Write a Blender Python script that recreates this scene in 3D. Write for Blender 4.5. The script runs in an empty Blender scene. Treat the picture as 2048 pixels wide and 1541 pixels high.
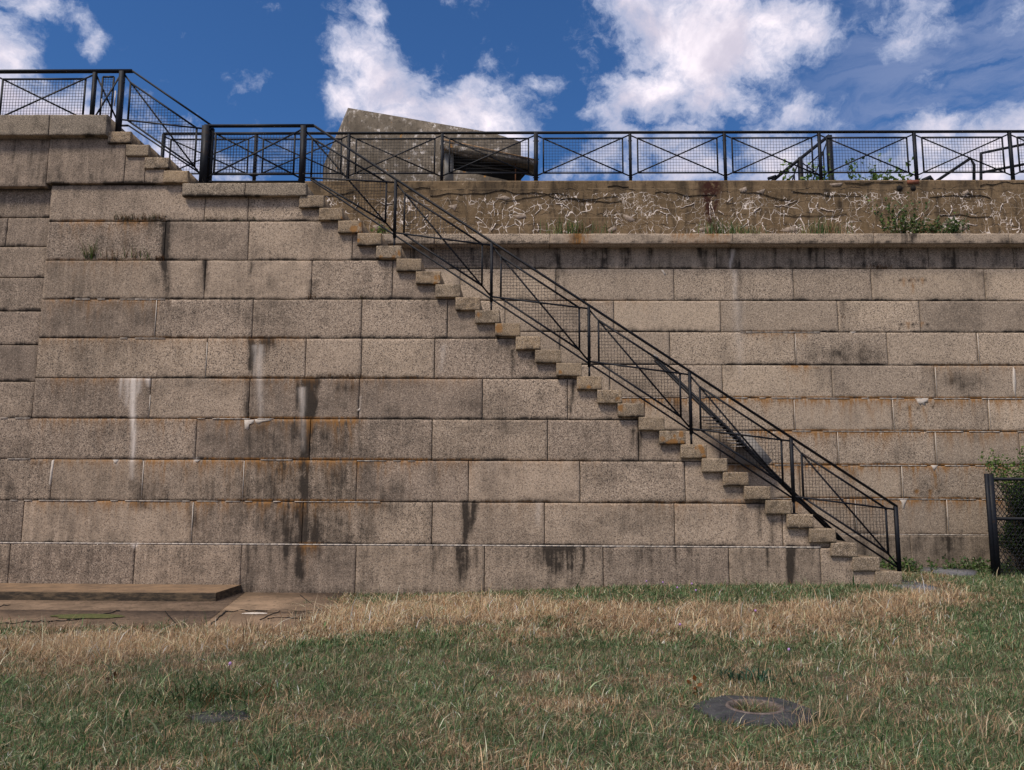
import bpy, bmesh, math
import numpy as np
from mathutils import Matrix, Vector
rng = np.random.default_rng(7)
S = bpy.context.scene
COL = S.collection
# ------------------------------------------------------------------ camera
F = 1593.0; H = 1.5
PITCH, YAW, ROLL = 7.7, 0.93, 0.26
def rx(a): return np.array([[1,0,0],[0,math.cos(a),-math.sin(a)],[0,math.sin(a),math.cos(a)]])
def rz(a): return np.array([[math.cos(a),-math.sin(a),0],[math.sin(a),math.cos(a),0],[0,0,1]])
R = rz(math.radians(YAW)) @ rx(math.radians(90+PITCH)) @ rz(math.radians(ROLL))
cd = bpy.data.cameras.new('camera'); cam = bpy.data.objects.new('camera', cd); COL.objects.link(cam)
cd.sensor_width = 36; cd.lens = 36*F/2048; cd.clip_end = 2000; cd.clip_start = 0.05
cam.matrix_world = Matrix.Translation((0,0,H)) @ Matrix(R.tolist()).to_4x4()
S.camera = cam
def ray(u, v): return R @ np.array([(u-1024)/F, -(v-770.5)/F, -1.0])
def at(u, v, Y):
    d = ray(u, v); return np.array([0,0,H]) + d*(Y/d[1])
def gd(u, v, z=0.0):
    d = ray(u, v); return np.array([0,0,H]) + d*((z-H)/d[2])
def pj(P):
    c = (np.asarray(P, float) - [0,0,H]) @ R
    return 1024 - F*c[...,0]/c[...,2], 770.5 + F*c[...,1]/c[...,2]
# ------------------------------------------------------------------ light
SUN_EL, SUN_AZ = 54.0, 222.0      # azimuth clockwise from +Y (north): behind the camera, a little left
S.view_settings.view_transform = 'Standard'; S.view_settings.look = 'None'
S.view_settings.gamma = 1; S.view_settings.exposure = 1.15
sl = bpy.data.lights.new('sun', 'SUN'); so = bpy.data.objects.new('sun', sl); COL.objects.link(so)
sl.energy = 1.5; sl.angle = math.radians(14); sl.color = (1.0, 0.90, 0.79)
el, az = math.radians(SUN_EL), math.radians(SUN_AZ)
sd = Vector((math.sin(az)*math.cos(el), math.cos(az)*math.cos(el), math.sin(el)))
so.rotation_euler = sd.to_track_quat('Z', 'Y').to_euler()
# ------------------------------------------------------------------ node helper
class NT:
    def __init__(s, tree): s.t = tree; tree.nodes.clear()
    def n(s, typ, ins=None, **kw):
        nd = s.t.nodes.new(typ)
        for k, v in kw.items(): setattr(nd, k, v)
        for k, v in (ins or {}).items():
            i = nd.inputs[k]
            if isinstance(v, bpy.types.NodeSocket): s.t.links.new(v, i)
            else: i.default_value = v
        return nd
    def m(s, op, a, b=0.0, c=None, clamp=False):
        ins = {0: a, 1: b}
        if c is not None: ins[2] = c
        return s.n('ShaderNodeMath', ins, operation=op, use_clamp=clamp).outputs[0]
    def vm(s, op, a, b=(0,0,0)):
        nd = s.n('ShaderNodeVectorMath', {0: a, 1: b}, operation=op)
        return nd.outputs['Value'] if op in ('LENGTH','DOT_PRODUCT') else nd.outputs[0]
    def mr(s, v, a, b, c=0.0, d=1.0, smooth=True):
        return s.n('ShaderNodeMapRange', {0: v, 1: a, 2: b, 3: c, 4: d}, interpolation_type='SMOOTHSTEP' if smooth else 'LINEAR').outputs[0]
    def noise(s, vec, scale, detail=4, rough=.5, dist=0.0):
        return s.n('ShaderNodeTexNoise', {'Vector': vec, 'Scale': scale, 'Detail': detail, 'Roughness': rough, 'Distortion': dist}).outputs[0]
    def mix(s, f, a, b, typ='MIX'):
        nd = s.n('ShaderNodeMix', data_type='RGBA', blend_type=typ)
        for i, v in ((0, f), (6, a), (7, b)):
            if isinstance(v, bpy.types.NodeSocket): s.t.links.new(v, nd.inputs[i])
            else: nd.inputs[i].default_value = v if i == 0 else (tuple(v)+(1,))[:4]
        return nd.outputs[2]
    def scl(s, vec, sc): return s.vm('MULTIPLY', vec, sc)
# ------------------------------------------------------------------ sky with clouds
W = bpy.data.worlds.new('World'); S.world = W; W.use_nodes = True
nt = NT(W.node_tree)
sky = nt.n('ShaderNodeTexSky', sky_type='NISHITA', sun_disc=False, sun_elevation=el, sun_rotation=az)
try: sky.air_density = 1.0; sky.dust_density = 0.3; sky.ozone_density = 2.0
except Exception: pass
dirv = nt.vm('NORMALIZE', nt.n('ShaderNodeTexCoord').outputs['Generated'])
blobs = [ # u, v, ru, rv, weight  (where each cloud hangs, as a direction)
 (745,25,30,30,.8),(715,115,55,50,.8),(770,160,80,80,1),(830,215,120,85,1.1),(905,230,110,70,1.1),(975,250,100,65,1.1),(1030,275,50,50,.9),(700,210,50,60,.75),
 (1230,10,60,45,.8),(1310,50,110,90,1.1),(1420,90,160,105,1.2),(1560,40,90,60,1.0),(1320,180,110,65,1.0),(1430,190,120,50,.95),(1170,110,40,45,.42),(1230,240,60,30,.45),
 (1590,225,90,40,.42),(1840,25,60,40,.52),(1800,80,36,28,.52),(740,5,25,25,.7),(1650,70,60,50,.5),
 (5,110,62,58,.85),(65,8,50,22,.6),(140,35,26,32,.55),(172,85,24,34,.52),(985,120,50,40,.46),(1095,155,34,18,.5),(535,30,50,30,.42),
 (2010,285,150,60,1.1),(1900,270,70,35,.8),(1950,340,200,45,1.1),
 (60,230,140,80,1.0),(170,270,180,60,.9),(345,320,120,60,1),(420,330,90,45,.7),
 (1130,335,90,30,.62),(1210,315,70,45,.7),(1400,335,150,45,.7),(1560,330,120,70,.8),(1700,330,110,35,.55),(1300,290,120,50,.6)]
wn = nt.n('ShaderNodeTexNoise', {'Vector': dirv, 'Scale': 9.0, 'Detail': 6.0, 'Roughness': .6}).outputs['Color']
warp = nt.vm('SCALE', nt.vm('SUBTRACT', wn, (.5,.5,.5))); warp.node.inputs['Scale'].default_value = .06
dw = nt.vm('ADD', dirv, warp)
b = None
for (u, v, ru, rv, w) in blobs:
    c = ray(u, v); c = c/np.linalg.norm(c)
    l = nt.vm('LENGTH', nt.vm('MULTIPLY', nt.vm('SUBTRACT', dw, tuple(c)), (F/ru*1.1, min(F/ru, F/rv), F/rv*1.1)))
    e = nt.m('MULTIPLY_ADD', l, -w*.62, w)
    b = e if b is None else nt.m('MAXIMUM', b, e)
back = nt.m('MULTIPLY', nt.mr(nt.n('ShaderNodeSeparateXYZ', {0: dirv}).outputs[1], .35, .0), .55)
b = nt.m('MAXIMUM', b, back)
b = nt.m('MAXIMUM', b, -.6)
fb = nt.noise(nt.scl(dw, (1,1,1.25)), 12.0, 12, .66)
den = nt.m('ADD', b, nt.m('MULTIPLY', nt.m('SUBTRACT', fb, .5), 2.5))
cl = nt.mr(den, .16, .62)
core = nt.mr(den, .35, 1.15)
wisp = nt.noise(nt.scl(dw, (3.0,1.5,9.0)), 3.2, 7, .6, .6)
wmask = nt.mr(nt.n('ShaderNodeSeparateXYZ', {0: dirv}).outputs[0], .22, .42)
wcl = nt.m('MULTIPLY', nt.mr(wisp, .36, .66), nt.m('MULTIPLY', wmask, .6))
shade = nt.mr(nt.noise(dw, 14.0, 5, .55), .32, .66)
SKYS = .075
bl = nt.mix(1.0, nt.mix(0.0, sky.outputs[0], sky.outputs[0]), (.235*SKYS, .42*SKYS, .64*SKYS), 'MULTIPLY')
ccol = nt.mix(core, (.17,.20,.29), nt.mix(shade, (.30,.28,.335), (.50,.455,.485)))
c1 = nt.mix(wcl, bl, (.125,.155,.25))
c2 = nt.mix(cl, c1, ccol)
bg = nt.n('ShaderNodeBackground', {0: c2, 1: 1.0})
nt.n('ShaderNodeOutputWorld', {0: bg.outputs[0]})
# ------------------------------------------------------------------ numpy value noise
def vn(x, y, seed=0):
    x = np.asarray(x, float); y = np.asarray(y, float)
    xi = np.floor(x).astype(np.int64); yi = np.floor(y).astype(np.int64); fx = x-xi; fy = y-yi
    fx = fx*fx*(3-2*fx); fy = fy*fy*(3-2*fy)
    def h(a, b):
        n = (a*374761393 + b*668265263 + seed*1274126177) & 0xffffffff
        n = ((n ^ (n >> 13))*1274126177) & 0xffffffff
        return ((n ^ (n >> 16)) & 0xffff)/65535.0
    return (h(xi,yi)*(1-fx)+h(xi+1,yi)*fx)*(1-fy)+(h(xi,yi+1)*(1-fx)+h(xi+1,yi+1)*fx)*fy
def fbm(x, y, seed=0, o=4):
    s = 0; a = .5; t = 0
    for i in range(o):
        s = s + a*vn(np.asarray(x)*2**i, np.asarray(y)*2**i, seed+i); t += a; a *= .55
    return s/t
sst = lambda e0, e1, x: (lambda t: t*t*(3-2*t))(np.clip((np.asarray(x, float)-e0)/(e1-e0), 0, 1))
# ------------------------------------------------------------------ mesh builder
class MB:
    def __init__(s): s.V = []; s.Fq = []; s.Ft = []; s.A = []; s.n = 0
    def add(s, v, quads=None, tris=None, a=None):
        v = np.asarray(v, float).reshape(-1,3)
        s.V.append(v)
        if quads is not None and len(quads): s.Fq.append(np.asarray(quads, np.int64).reshape(-1,4)+s.n)
        if tris is not None and len(tris): s.Ft.append(np.asarray(tris, np.int64).reshape(-1,3)+s.n)
        if a is None: a = np.tile([0,0,0,.5], (len(v),1))
        s.A.append(np.asarray(a, float).reshape(-1,4)); s.n += len(v)
    def box(s, x0, x1, y0, y1, z0, z1, a=None):
        v = [(x,y,z) for x in (x0,x1) for y in (y0,y1) for z in (z0,z1)]
        s.add(v, [(0,1,3,2),(4,6,7,5),(0,4,5,1),(2,3,7,6),(0,2,6,4),(1,5,7,3)], None, None if a is None else np.tile(a,(8,1))); return s
    def bar(s, p, q, w, d):
        p = np.asarray(p, float); q = np.asarray(q, float); t = q-p; t /= np.linalg.norm(t)
        up = np.array([0,1,0.]) if abs(t[1]) < .9 else np.array([0,0,1.])
        sd_ = np.cross(t, up); sd_ /= np.linalg.norm(sd_); up = np.cross(sd_, t)
        v = [b_ + sd_*i*w/2 + up*j*d/2 for b_ in (p,q) for i in (-1,1) for j in (-1,1)]
        s.add(v, [(0,1,3,2),(4,6,7,5),(0,4,5,1),(2,3,7,6),(0,2,6,4),(1,5,7,3)]); return s
    def tube(s, pts, r, n=8):
        pts = [np.asarray(p, float) for p in pts]; rr = r if hasattr(r, '__len__') else [r]*len(pts)
        V = []; 
        for i, p in enumerate(pts):
            t = pts[min(i+1,len(pts)-1)]-pts[max(i-1,0)]; t = t/np.linalg.norm(t)
            a = np.cross(t, [0,1,.01]) if abs(t[1]) < .9 else np.cross(t, [0,0,1.]); a /= np.linalg.norm(a); b_ = np.cross(t, a)
            for k in range(n):
                th = 2*math.pi*k/n; V.append(p+rr[i]*(a*math.cos(th)+b_*math.sin(th)))
        Q = [(i*n+k, i*n+(k+1)%n, (i+1)*n+(k+1)%n, (i+1)*n+k) for i in range(len(pts)-1) for k in range(n)]
        c = len(V); V += [pts[0], pts[-1]]
        T = [(c, (k+1)%n, k) for k in range(n)] + [(c+1, (len(pts)-1)*n+k, (len(pts)-1)*n+(k+1)%n) for k in range(n)]
        s.add(V, Q, T); return s
    def prism(s, poly, z0, z1):   # polygon in xy (ccw), fan-triangulated, convex
        n = len(poly); v = [(p[0],p[1],z0) for p in poly]+[(p[0],p[1],z1) for p in poly]
        s.add(v, [(i,(i+1)%n,(i+1)%n+n,i+n) for i in range(n)], [(n,n+i,n+i+1) for i in range(1,n-1)]); return s
    def hull(s, pts):
        bm = bmesh.new()
        for p in pts: bm.verts.new(p)
        bmesh.ops.convex_hull(bm, input=bm.verts)
        bm.verts.ensure_lookup_table(); bmesh.ops.triangulate(bm, faces=bm.faces)
        vs = [v.co[:] for v in bm.verts]; bm.verts.index_update()
        s.add(vs, None, [[v.index for v in f.verts] for f in bm.faces]); bm.free(); return s
    def build(s, name, mat, parent=None, smooth=False):
        me = bpy.data.meshes.new(name); V = np.concatenate(s.V)
        me.vertices.add(len(V)); me.vertices.foreach_set('co', V.ravel())
        q = np.concatenate(s.Fq) if s.Fq else np.zeros((0,4), int); t = np.concatenate(s.Ft) if s.Ft else np.zeros((0,3), int)
        li = np.concatenate([q.ravel(), t.ravel()]); me.loops.add(len(li)); me.loops.foreach_set('vertex_index', li)
        st = np.concatenate([np.arange(len(q))*4, len(q)*4+np.arange(len(t))*3])
        me.polygons.add(len(st)); me.polygons.foreach_set('loop_start', st)
        try: me.polygons.foreach_set('loop_total', np.concatenate([np.full(len(q),4), np.full(len(t),3)]))
        except Exception: pass
        me.update(calc_edges=True); me.validate()
        if smooth: me.polygons.foreach_set('use_smooth', np.ones(len(me.polygons), bool))
        A = np.concatenate(s.A); at_ = me.attributes.new('w', 'FLOAT_COLOR', 'POINT')
        if len(at_.data) == len(A): at_.data.foreach_set('color', A.ravel().astype(np.float32))
        me.materials.append(mat)
        o = bpy.data.objects.new(name, me); COL.objects.link(o)
        if parent is not None:
            o.parent = parent; o.matrix_parent_inverse = parent.matrix_world.inverted() if False else Matrix.Translation(-parent.location)
        return o
def tag(o, label=None, cat=None, group=None, kind=None):
    if label: o['label'] = label
    if cat: o['category'] = cat
    if group: o['group'] = group
    if kind: o['kind'] = kind
    return o
def empty(name, loc, label, cat, group=None):
    o = bpy.data.objects.new(name, None); COL.objects.link(o); o.location = Vector([float(c) for c in loc]); o.empty_display_size = .2
    return tag(o, label, cat, group)
# ------------------------------------------------------------------ materials
def newmat(name):
    m = bpy.data.materials.new(name); m.use_nodes = True; return m, NT(m.node_tree)
def finish(N, col, rough=.85, bump=None, bs=.3, bd=.01, spec=.3, **kw):
    ins = {'Base Color': col, 'Roughness': rough, 'Specular IOR Level': spec}; ins.update(kw)
    if bump is not None:
        ins['Normal'] = N.n('ShaderNodeBump', {'Height': bump, 'Strength': bs, 'Distance': bd}).outputs[0]
    p = N.n('ShaderNodeBsdfPrincipled', ins); N.n('ShaderNodeOutputMaterial', {0: p.outputs[0]})
def granite(name, warm, cool, grain=1.0):
    m, N = newmat(name)
    P = N.n('ShaderNodeTexCoord').outputs['Object']
    a = N.n('ShaderNodeAttribute', attribute_name='w'); sp = N.n('ShaderNodeSeparateColor', {0: a.outputs['Color']})
    dk, ru, wh, ti = sp.outputs[0], sp.outputs[1], sp.outputs[2], a.outputs['Alpha']
    base = N.mix(ti, cool, warm)
    br = N.m('ADD', .84, N.m('MULTIPLY', N.m('FRACT', N.m('MULTIPLY', ti, 7.31)), .26)); base = N.mix(1.0, base, N.n('ShaderNodeCombineColor', {0: br, 1: br, 2: br}).outputs[0], 'MULTIPLY')
    gs = N.m('ADD', .55, N.m('MULTIPLY', N.m('FRACT', N.m('MULTIPLY', ti, 3.77)), .40))
    big = N.noise(P, .9, 5, .6)
    base = N.mix(N.mr(big, .3, .7, 0, .35), base, N.mix(.5, base, (.19,.155,.125)))
    # mineral grains
    g1 = N.noise(P, 66*grain, 2, .6); g2 = N.n('ShaderNodeTexVoronoi', {'Vector': P, 'Scale': 74*grain}).outputs['Color']
    gv = N.n('ShaderNodeSeparateColor', {0: g2}).outputs[0]
    base = N.mix(N.m('MULTIPLY', N.mr(gv, .74, .86, 0, .85), gs), base, (.050,.042,.036))
    base = N.mix(N.m('MULTIPLY', N.mr(g1, .52, .68, 0, .85), gs), base, (.72,.58,.44))
    base = N.mix(N.m('MULTIPLY', N.mr(g1, .47, .30, 0, .85), gs), base, (.11,.083,.062))
    # streaky weathering, pulled down by rain
    st = N.noise(N.scl(P, (14,14,.9)), 1.0, 5, .65); st2 = N.noise(N.scl(P, (38,38,2.2)), 1.0, 3, .6)
    sk = N.m('MULTIPLY', N.mr(st, .3, .62), N.mr(st2, .2, .6, .45, 1.0))
    blot = N.noise(P, 5.0, 6, .65)
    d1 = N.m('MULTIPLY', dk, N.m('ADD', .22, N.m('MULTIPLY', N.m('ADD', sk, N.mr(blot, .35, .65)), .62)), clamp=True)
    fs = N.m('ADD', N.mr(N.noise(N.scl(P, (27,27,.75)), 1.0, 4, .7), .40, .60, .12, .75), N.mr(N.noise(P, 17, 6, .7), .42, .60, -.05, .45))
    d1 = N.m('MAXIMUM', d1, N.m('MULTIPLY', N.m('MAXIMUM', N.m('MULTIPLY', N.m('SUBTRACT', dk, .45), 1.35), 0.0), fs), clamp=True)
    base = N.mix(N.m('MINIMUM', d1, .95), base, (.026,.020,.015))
    rn = N.m('MULTIPLY', ru, N.mr(N.noise(N.scl(P, (22,22,5)), 1.0, 4, .6), .32, .62))
    base = N.mix(N.m('MINIMUM', rn, .8), base, (.29,.135,.032))
    wn_ = N.m('MULTIPLY', wh, N.mr(N.noise(N.scl(P, (30,30,9)), 1.0, 3, .6), .25, .5, .35, 1.0))
    base = N.mix(N.m('MINIMUM', wn_, .92), base, (.70,.62,.54))
    h = N.m('ADD', N.m('MULTIPLY', g1, .6), N.m('MULTIPLY', N.noise(P, 16, 4, .6), .9))
    finish(N, base, .88, h, .45, .012)
    return m
M_gran = granite('granite', (.51,.39,.278), (.33,.252,.188))
M_gran_back = granite('granite_pale', (.52,.405,.288), (.38,.298,.218))
M_step = granite('granite_step', (.37,.262,.150), (.28,.215,.140), 1.15)
M_cope = granite('granite_coping', (.31,.245,.165), (.26,.215,.16), 1.1)
def simple(name, c1, c2, sc=8, rough=.8, det=5, bs=.3, bd=.006, spec=.3, c3=None, s3=40, metal=0):
    m, N = newmat(name); P = N.n('ShaderNodeTexCoord').outputs['Object']
    n = N.noise(P, sc, det, .62); c = N.mix(N.mr(n, .3, .7), c1, c2)
    if c3: c = N.mix(N.mr(N.noise(P, s3, 4, .6), .55, .72), c, c3)
    finish(N, c, rough, N.noise(P, sc*5, 4, .6), bs, bd, spec, Metallic=metal); return m
M_mort = simple('dark_mortar', (.055,.047,.040), (.11,.095,.08), 6)  # dark mortar colour of the wall cores behind the joints
M_iron = simple('black_painted_iron', (.006,.007,.010), (.010,.012,.017), 20, .55, spec=.2, bd=.001, c3=(.022,.013,.009), s3=9)
M_wire = simple('galvanised_wire_painted', (.008,.009,.012), (.014,.015,.02), 30, .55, spec=.25, bd=.001)
M_rust = simple('rusted_iron', (.16,.06,.02), (.06,.03,.018), 40, .9)
M_pale = simple('pale_metal_and_glint', (.55,.52,.5), (.4,.38,.37), 20, .45)  # pale metal for the treads, also the painted glint strips
M_conc = simple('platform_concrete', (.30,.21,.135), (.19,.135,.09), 4, .9, 7, .5, .012, c3=(.11,.085,.06), s3=14)
M_pave = simple('old_paving', (.30,.205,.13), (.16,.11,.07), 2.5, .92, 10, .8, .02, c3=(.08,.06,.04), s3=16)
M_collar = simple('dark_tarred_concrete', (.032,.032,.034), (.068,.067,.068), 9, .85, 8, .8, .015, c3=(.13,.12,.115), s3=45)
M_slate = simple('grey_stone', (.10,.10,.11), (.16,.155,.16), 9, .85)
M_rim = simple('worn_rim', (.07,.05,.045), (.20,.16,.14), 26, .85)
M_rim2 = simple('spalled_concrete', (.42,.34,.27), (.20,.155,.115), 22, .95, c3=(.10,.08,.06), s3=30)
M_dark = simple('dark_opening', (.012,.011,.010), (.024,.021,.018), 8, .95)
M_soil = simple('soil', (.075,.062,.038), (.15,.11,.07), 2.5, .95, 8, .8, .03, c3=(.06,.07,.03), s3=5)
M_moss = simple('moss', (.06,.075,.02), (.12,.11,.04), 30, .95)
M_grey = simple('grey_concrete', (.20,.19,.17), (.27,.255,.23), 5, .9)
M_lead = simple('weathered_grey_panel', (.22,.20,.175), (.27,.245,.215), 4, .85)
# bunker concrete with dark lichen
m_, N = newmat('lichened_concrete'); P = N.n('ShaderNodeTexCoord').outputs['Object']
n1 = N.noise(P, 1.3, 8, .68); n2 = N.noise(P, 9, 8, .75); n3 = N.noise(N.scl(P, (3,3,.8)), 2, 6, .7)
c = N.mix(N.mr(n1, .35, .65), (.10,.082,.06), (.20,.165,.125))
c = N.mix(N.mr(n2, .47, .66, 0, .75), c, (.045,.036,.027))
c = N.mix(N.mr(n3, .50, .72, 0, .6), c, (.05,.042,.03))
c = N.mix(N.m('MULTIPLY', N.mr(N.noise(P, 6, 7, .7), .53, .60), N.mr(n1, .42, .56)), c, (.46,.42,.38))
c = N.mix(N.mr(N.noise(P, 5, 5, .6), .66, .70), c, (.30,.15,.04))
finish(N, c, .95, n2, .8, .03); M_bunk = m_
# cracked parapet concrete
m_, N = newmat('cracked_concrete'); P = N.n('ShaderNodeTexCoord').outputs['Object']
a = N.n('ShaderNodeAttribute', attribute_name='w'); sp = N.n('ShaderNodeSeparateColor', {0: a.outputs['Color']})
dk, ru, cm, am = sp.outputs[0], sp.outputs[1], sp.outputs[2], a.outputs['Alpha']
P2 = N.n('ShaderNodeCombineXYZ', {0: N.n('ShaderNodeSeparateXYZ', {0: P}).outputs[0], 2: N.n('ShaderNodeSeparateXYZ', {0: P}).outputs[2]}).outputs[0]
wv = N.n('ShaderNodeTexNoise', {'Vector': P2, 'Scale': 4.5, 'Detail': 5.0, 'Roughness': .6}).outputs['Color']
wp = N.vm('SCALE', N.vm('SUBTRACT', wv, (.5,.5,.5))); wp.node.inputs['Scale'].default_value = .09
wv2 = N.n('ShaderNodeTexNoise', {'Vector': P2, 'Scale': 1.6, 'Detail': 2.0}).outputs['Color']; wp2 = N.vm('SCALE', N.vm('SUBTRACT', wv2, (.5,.5,.5))); wp2.node.inputs['Scale'].default_value = .45
PW = N.vm('ADD', N.vm('ADD', N.scl(P2, (1.15,1,.95)), wp), wp2)
v1 = N.n('ShaderNodeTexVoronoi', {'Vector': PW, 'Scale': 5.4}, feature='DISTANCE_TO_EDGE', voronoi_dimensions='3D').outputs[0]
v2 = N.n('ShaderNodeTexVoronoi', {'Vector': N.vm('ADD', PW, (3,0,7)), 'Scale': 9.5}, feature='DISTANCE_TO_EDGE').outputs[0]
wid = N.mr(N.noise(P2, 3.2, 4, .6), .42, .75, .007, .046)
k1 = N.m('MULTIPLY', N.m('LESS_THAN', v1, wid), N.m('MULTIPLY', N.mr(N.noise(P2, 4.3, 5, .7), .44, .475), N.mr(N.noise(N.vm('ADD', P2, (5,0,5)), .9, 2, .5), .40, .46)))
k2 = N.m('MULTIPLY', N.m('LESS_THAN', v2, N.m('MULTIPLY', wid, 1.5)), N.m('MULTIPLY', N.mr(N.noise(N.vm('ADD', P2, (9,0,2)), 1.3, 3, .6), .50, .54), N.mr(N.noise(P2, 6, 4, .6), .42, .46)))
ck = N.m('MULTIPLY', N.m('MAXIMUM', k1, k2), N.m('GREATER_THAN', N.m('ADD', cm, N.m('MULTIPLY', N.m('SUBTRACT', N.noise(P2, 5, 4, .6), .5), .9)), .42))
c = N.mix(N.mr(N.noise(P2, 1.7, 7, .65), .3, .7), (.225,.155,.085), (.125,.083,.042))
c = N.mix(N.mr(N.noise(N.scl(P2, (1.2,1,16)), 1.4, 4, .6), .52, .66, 0, .4), c, (.27,.19,.11))
c = N.mix(N.mr(N.noise(N.scl(P2, (7,1,1.6)), 1.2, 6, .7), .46, .66, 0, .85), c, (.055,.038,.022))
c = N.mix(N.mr(N.noise(P2, 30, 5, .75), .54, .66, 0, .7), c, (.30,.22,.13))
c = N.mix(N.mr(N.noise(P2, 6, 3, .5), .68, .72, 0, .7), c, (.34,.25,.16))
# horizontal shutter-board cracks, dark
pz = N.m('ADD', N.n('ShaderNodeSeparateXYZ', {0: P2}).outputs[2], N.m('MULTIPLY', N.noise(N.scl(P2, (1.6,1,.2)), 1.3, 4, .6), .42))
fr = N.m('FRACT', N.m('MULTIPLY', pz, 4.2))
hl = N.m('MULTIPLY', N.m('LESS_THAN', fr, N.mr(N.noise(P2, 5, 3, .5), .4, .7, .01, .09)), N.mr(N.noise(P2, 1.6, 3, .5), .40, .50))
c = N.mix(N.mr(N.noise(P2, 24, 6, .75), .46, .36, 0, .7), c, (.05,.034,.02))
dd = N.n('ShaderNodeSeparateXYZ', {0: P2}).outputs[2]; ln = N.m('FRACT', N.m('MULTIPLY', N.m('ADD', dd, N.m('MULTIPLY', N.noise(P2, 2, 3, .5), .03)), 5.1))
c = N.mix(N.m('MULTIPLY', N.m('LESS_THAN', ln, .05), N.mr(N.noise(P2, 2.3, 4, .6), .42, .55, 0, .6)), c, (.34,.25,.15))
c = N.mix(N.m('MULTIPLY', dk, 1.0, clamp=True), c, (.03,.022,.014))
c = N.mix(hl, c, (.03,.022,.015))
c = N.mix(ck, c, (.80,.70,.61))
c = N.mix(N.m('MULTIPLY', ru, N.mr(N.noise(P2, 11, 7, .75), .38, .52), clamp=True), c, (.045,.015,.009))
hh = N.m('SUBTRACT', N.m('MULTIPLY', N.noise(P2, 20, 6, .65), .5), N.m('MULTIPLY', N.m('MAXIMUM', ck, hl), .6))
finish(N, c, .93, hh, .7, .03); M_crack = m_
# leaf/blade materials driven by vertex colour of the plant itself
def leafmat(name):
    m, N = newmat(name); a = N.n('ShaderNodeAttribute', attribute_name='w').outputs['Color']
    d = N.n('ShaderNodeBsdfPrincipled', {'Base Color': a, 'Roughness': .6, 'Specular IOR Level': .25})
    t = N.n('ShaderNodeBsdfTranslucent', {0: a}); mx = N.n('ShaderNodeMixShader', {0: .3, 1: d.outputs[0], 2: t.outputs[0]})
    N.n('ShaderNodeOutputMaterial', {0: mx.outputs[0]}); return m
M_leaf = leafmat('leaf'); M_bark = simple('twig_bark', (.07,.05,.03), (.12,.09,.06), 20)
# ------------------------------------------------------------------ stains, located on the masonry (photo pixels name the spot)
def G(u, c, s): return np.exp(-((u-c)/s)**2)
def streak(u, v, u0, v0, v1, hw, drift=0):
    k = np.clip((v-v0)/(v1-v0), 0, 1); wob = 5*(vn(v/28.0, u*0+u0, 5)-.5)
    hw = hw*(1.25-.6*k)
    return np.exp(-(((u-u0-drift*k-wob)/hw)**2))*sst(v0-3, v0+1, v)*(1-k)**.32
D_F = [(500,1090,1165,5,1.1,0),(512,1090,1140,4,0.9,0),(540,1090,1150,6,1.0,0),(560,1090,1170,4,0.8,0),(575,1090,1180,7,1.1,0),(640,1090,1150,4,0.8,0),(868,1090,1170,6,1.0,0),(880,1090,1140,4,0.8,0),(915,1090,1165,4,1.1,0),(1095,1090,1182,7,1.2,0),(1125,1090,1165,4,1.1,0),(1165,1090,1170,5,1.2,0),(1350,1090,1160,4,0.9,0),(1375,1090,1150,4,0.8,0),(1480,1090,1150,5,0.7,0),(1535,1090,1160,4,1.0,0),(1625,1090,1160,4,0.8,0),(613,757,1185,12,1.75,-8),(628,757,880,11,1.8,-10),(595,758,830,3,1.2,0),(606,1000,1180,14,1.5,0),(600,1095,1185,9,1.6,0),(600,920,1180,26,.75,4),(513,920,1090,45,.6,0),(504,677,765,8,1.6,0),(530,677,725,12,1.4,0),(545,677,705,7,1.2,0),(497,757,1090,10,.75,0),
 (720,838,1180,14,.55,0),(855,1003,1180,12,.45,0),(935,1003,1178,7,1.45,-6),(946,1003,1100,4,1.6,-4),(952,1003,1050,5,1.0,0),(928,1088,1182,13,1.25,0),(868,920,1000,14,.5,8),(1105,1090,1180,20,1.25,0),(1145,1090,1180,10,1.4,0),(1160,1090,1150,8,.7,0),
 (1578,1093,1180,9,2.0,0),(1545,1040,1170,5,.7,0),(1515,1010,1100,4,.6,0),(330,443,620,9,1.7,4),(322,443,520,14,.6,0),(262,300,365,14,.5,0),(240,300,365,8,.5,0),(150,285,365,20,.35,0),(1278,865,925,7,1.0,0),(1145,770,840,4,.9,-4),
 (315,600,700,18,.45,0),(310,757,910,16,.4,0),(775,520,600,5,.7,-6),(660,1088,1180,8,.55,0),(690,1100,1180,6,.5,0),(365,1088,1180,12,.35,0),(780,1090,1180,22,.55,0),(1460,1090,1175,5,.7,0),(1230,1090,1170,30,.3,0),(1340,1090,1170,30,.35,0),(1660,1090,1170,14,.45,0),(1700,1100,1170,5,.7,-4),
 (410,520,600,6,.9,0),(500,521,560,6,.8,0),(625,560,600,10,.7,0),(20,1088,1185,10,.5,0),(110,680,760,20,.4,0),(1190,540,600,4,.4,0),(1026,700,757,4,1.0,-3),(1064,704,752,4,.9,-4),(1148,765,840,3,1.2,-10),(1268,858,915,4,1.0,-4),(1520,1000,1080,4,.9,0),(1605,1095,1150,4,.7,0),(620,843,918,14,.8,0),(560,1003,1088,40,.5,0),(935,1090,1178,6,1.3,0),(1120,1090,1172,6,1.2,0),(1135,1095,1178,5,1.2,0)]
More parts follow.
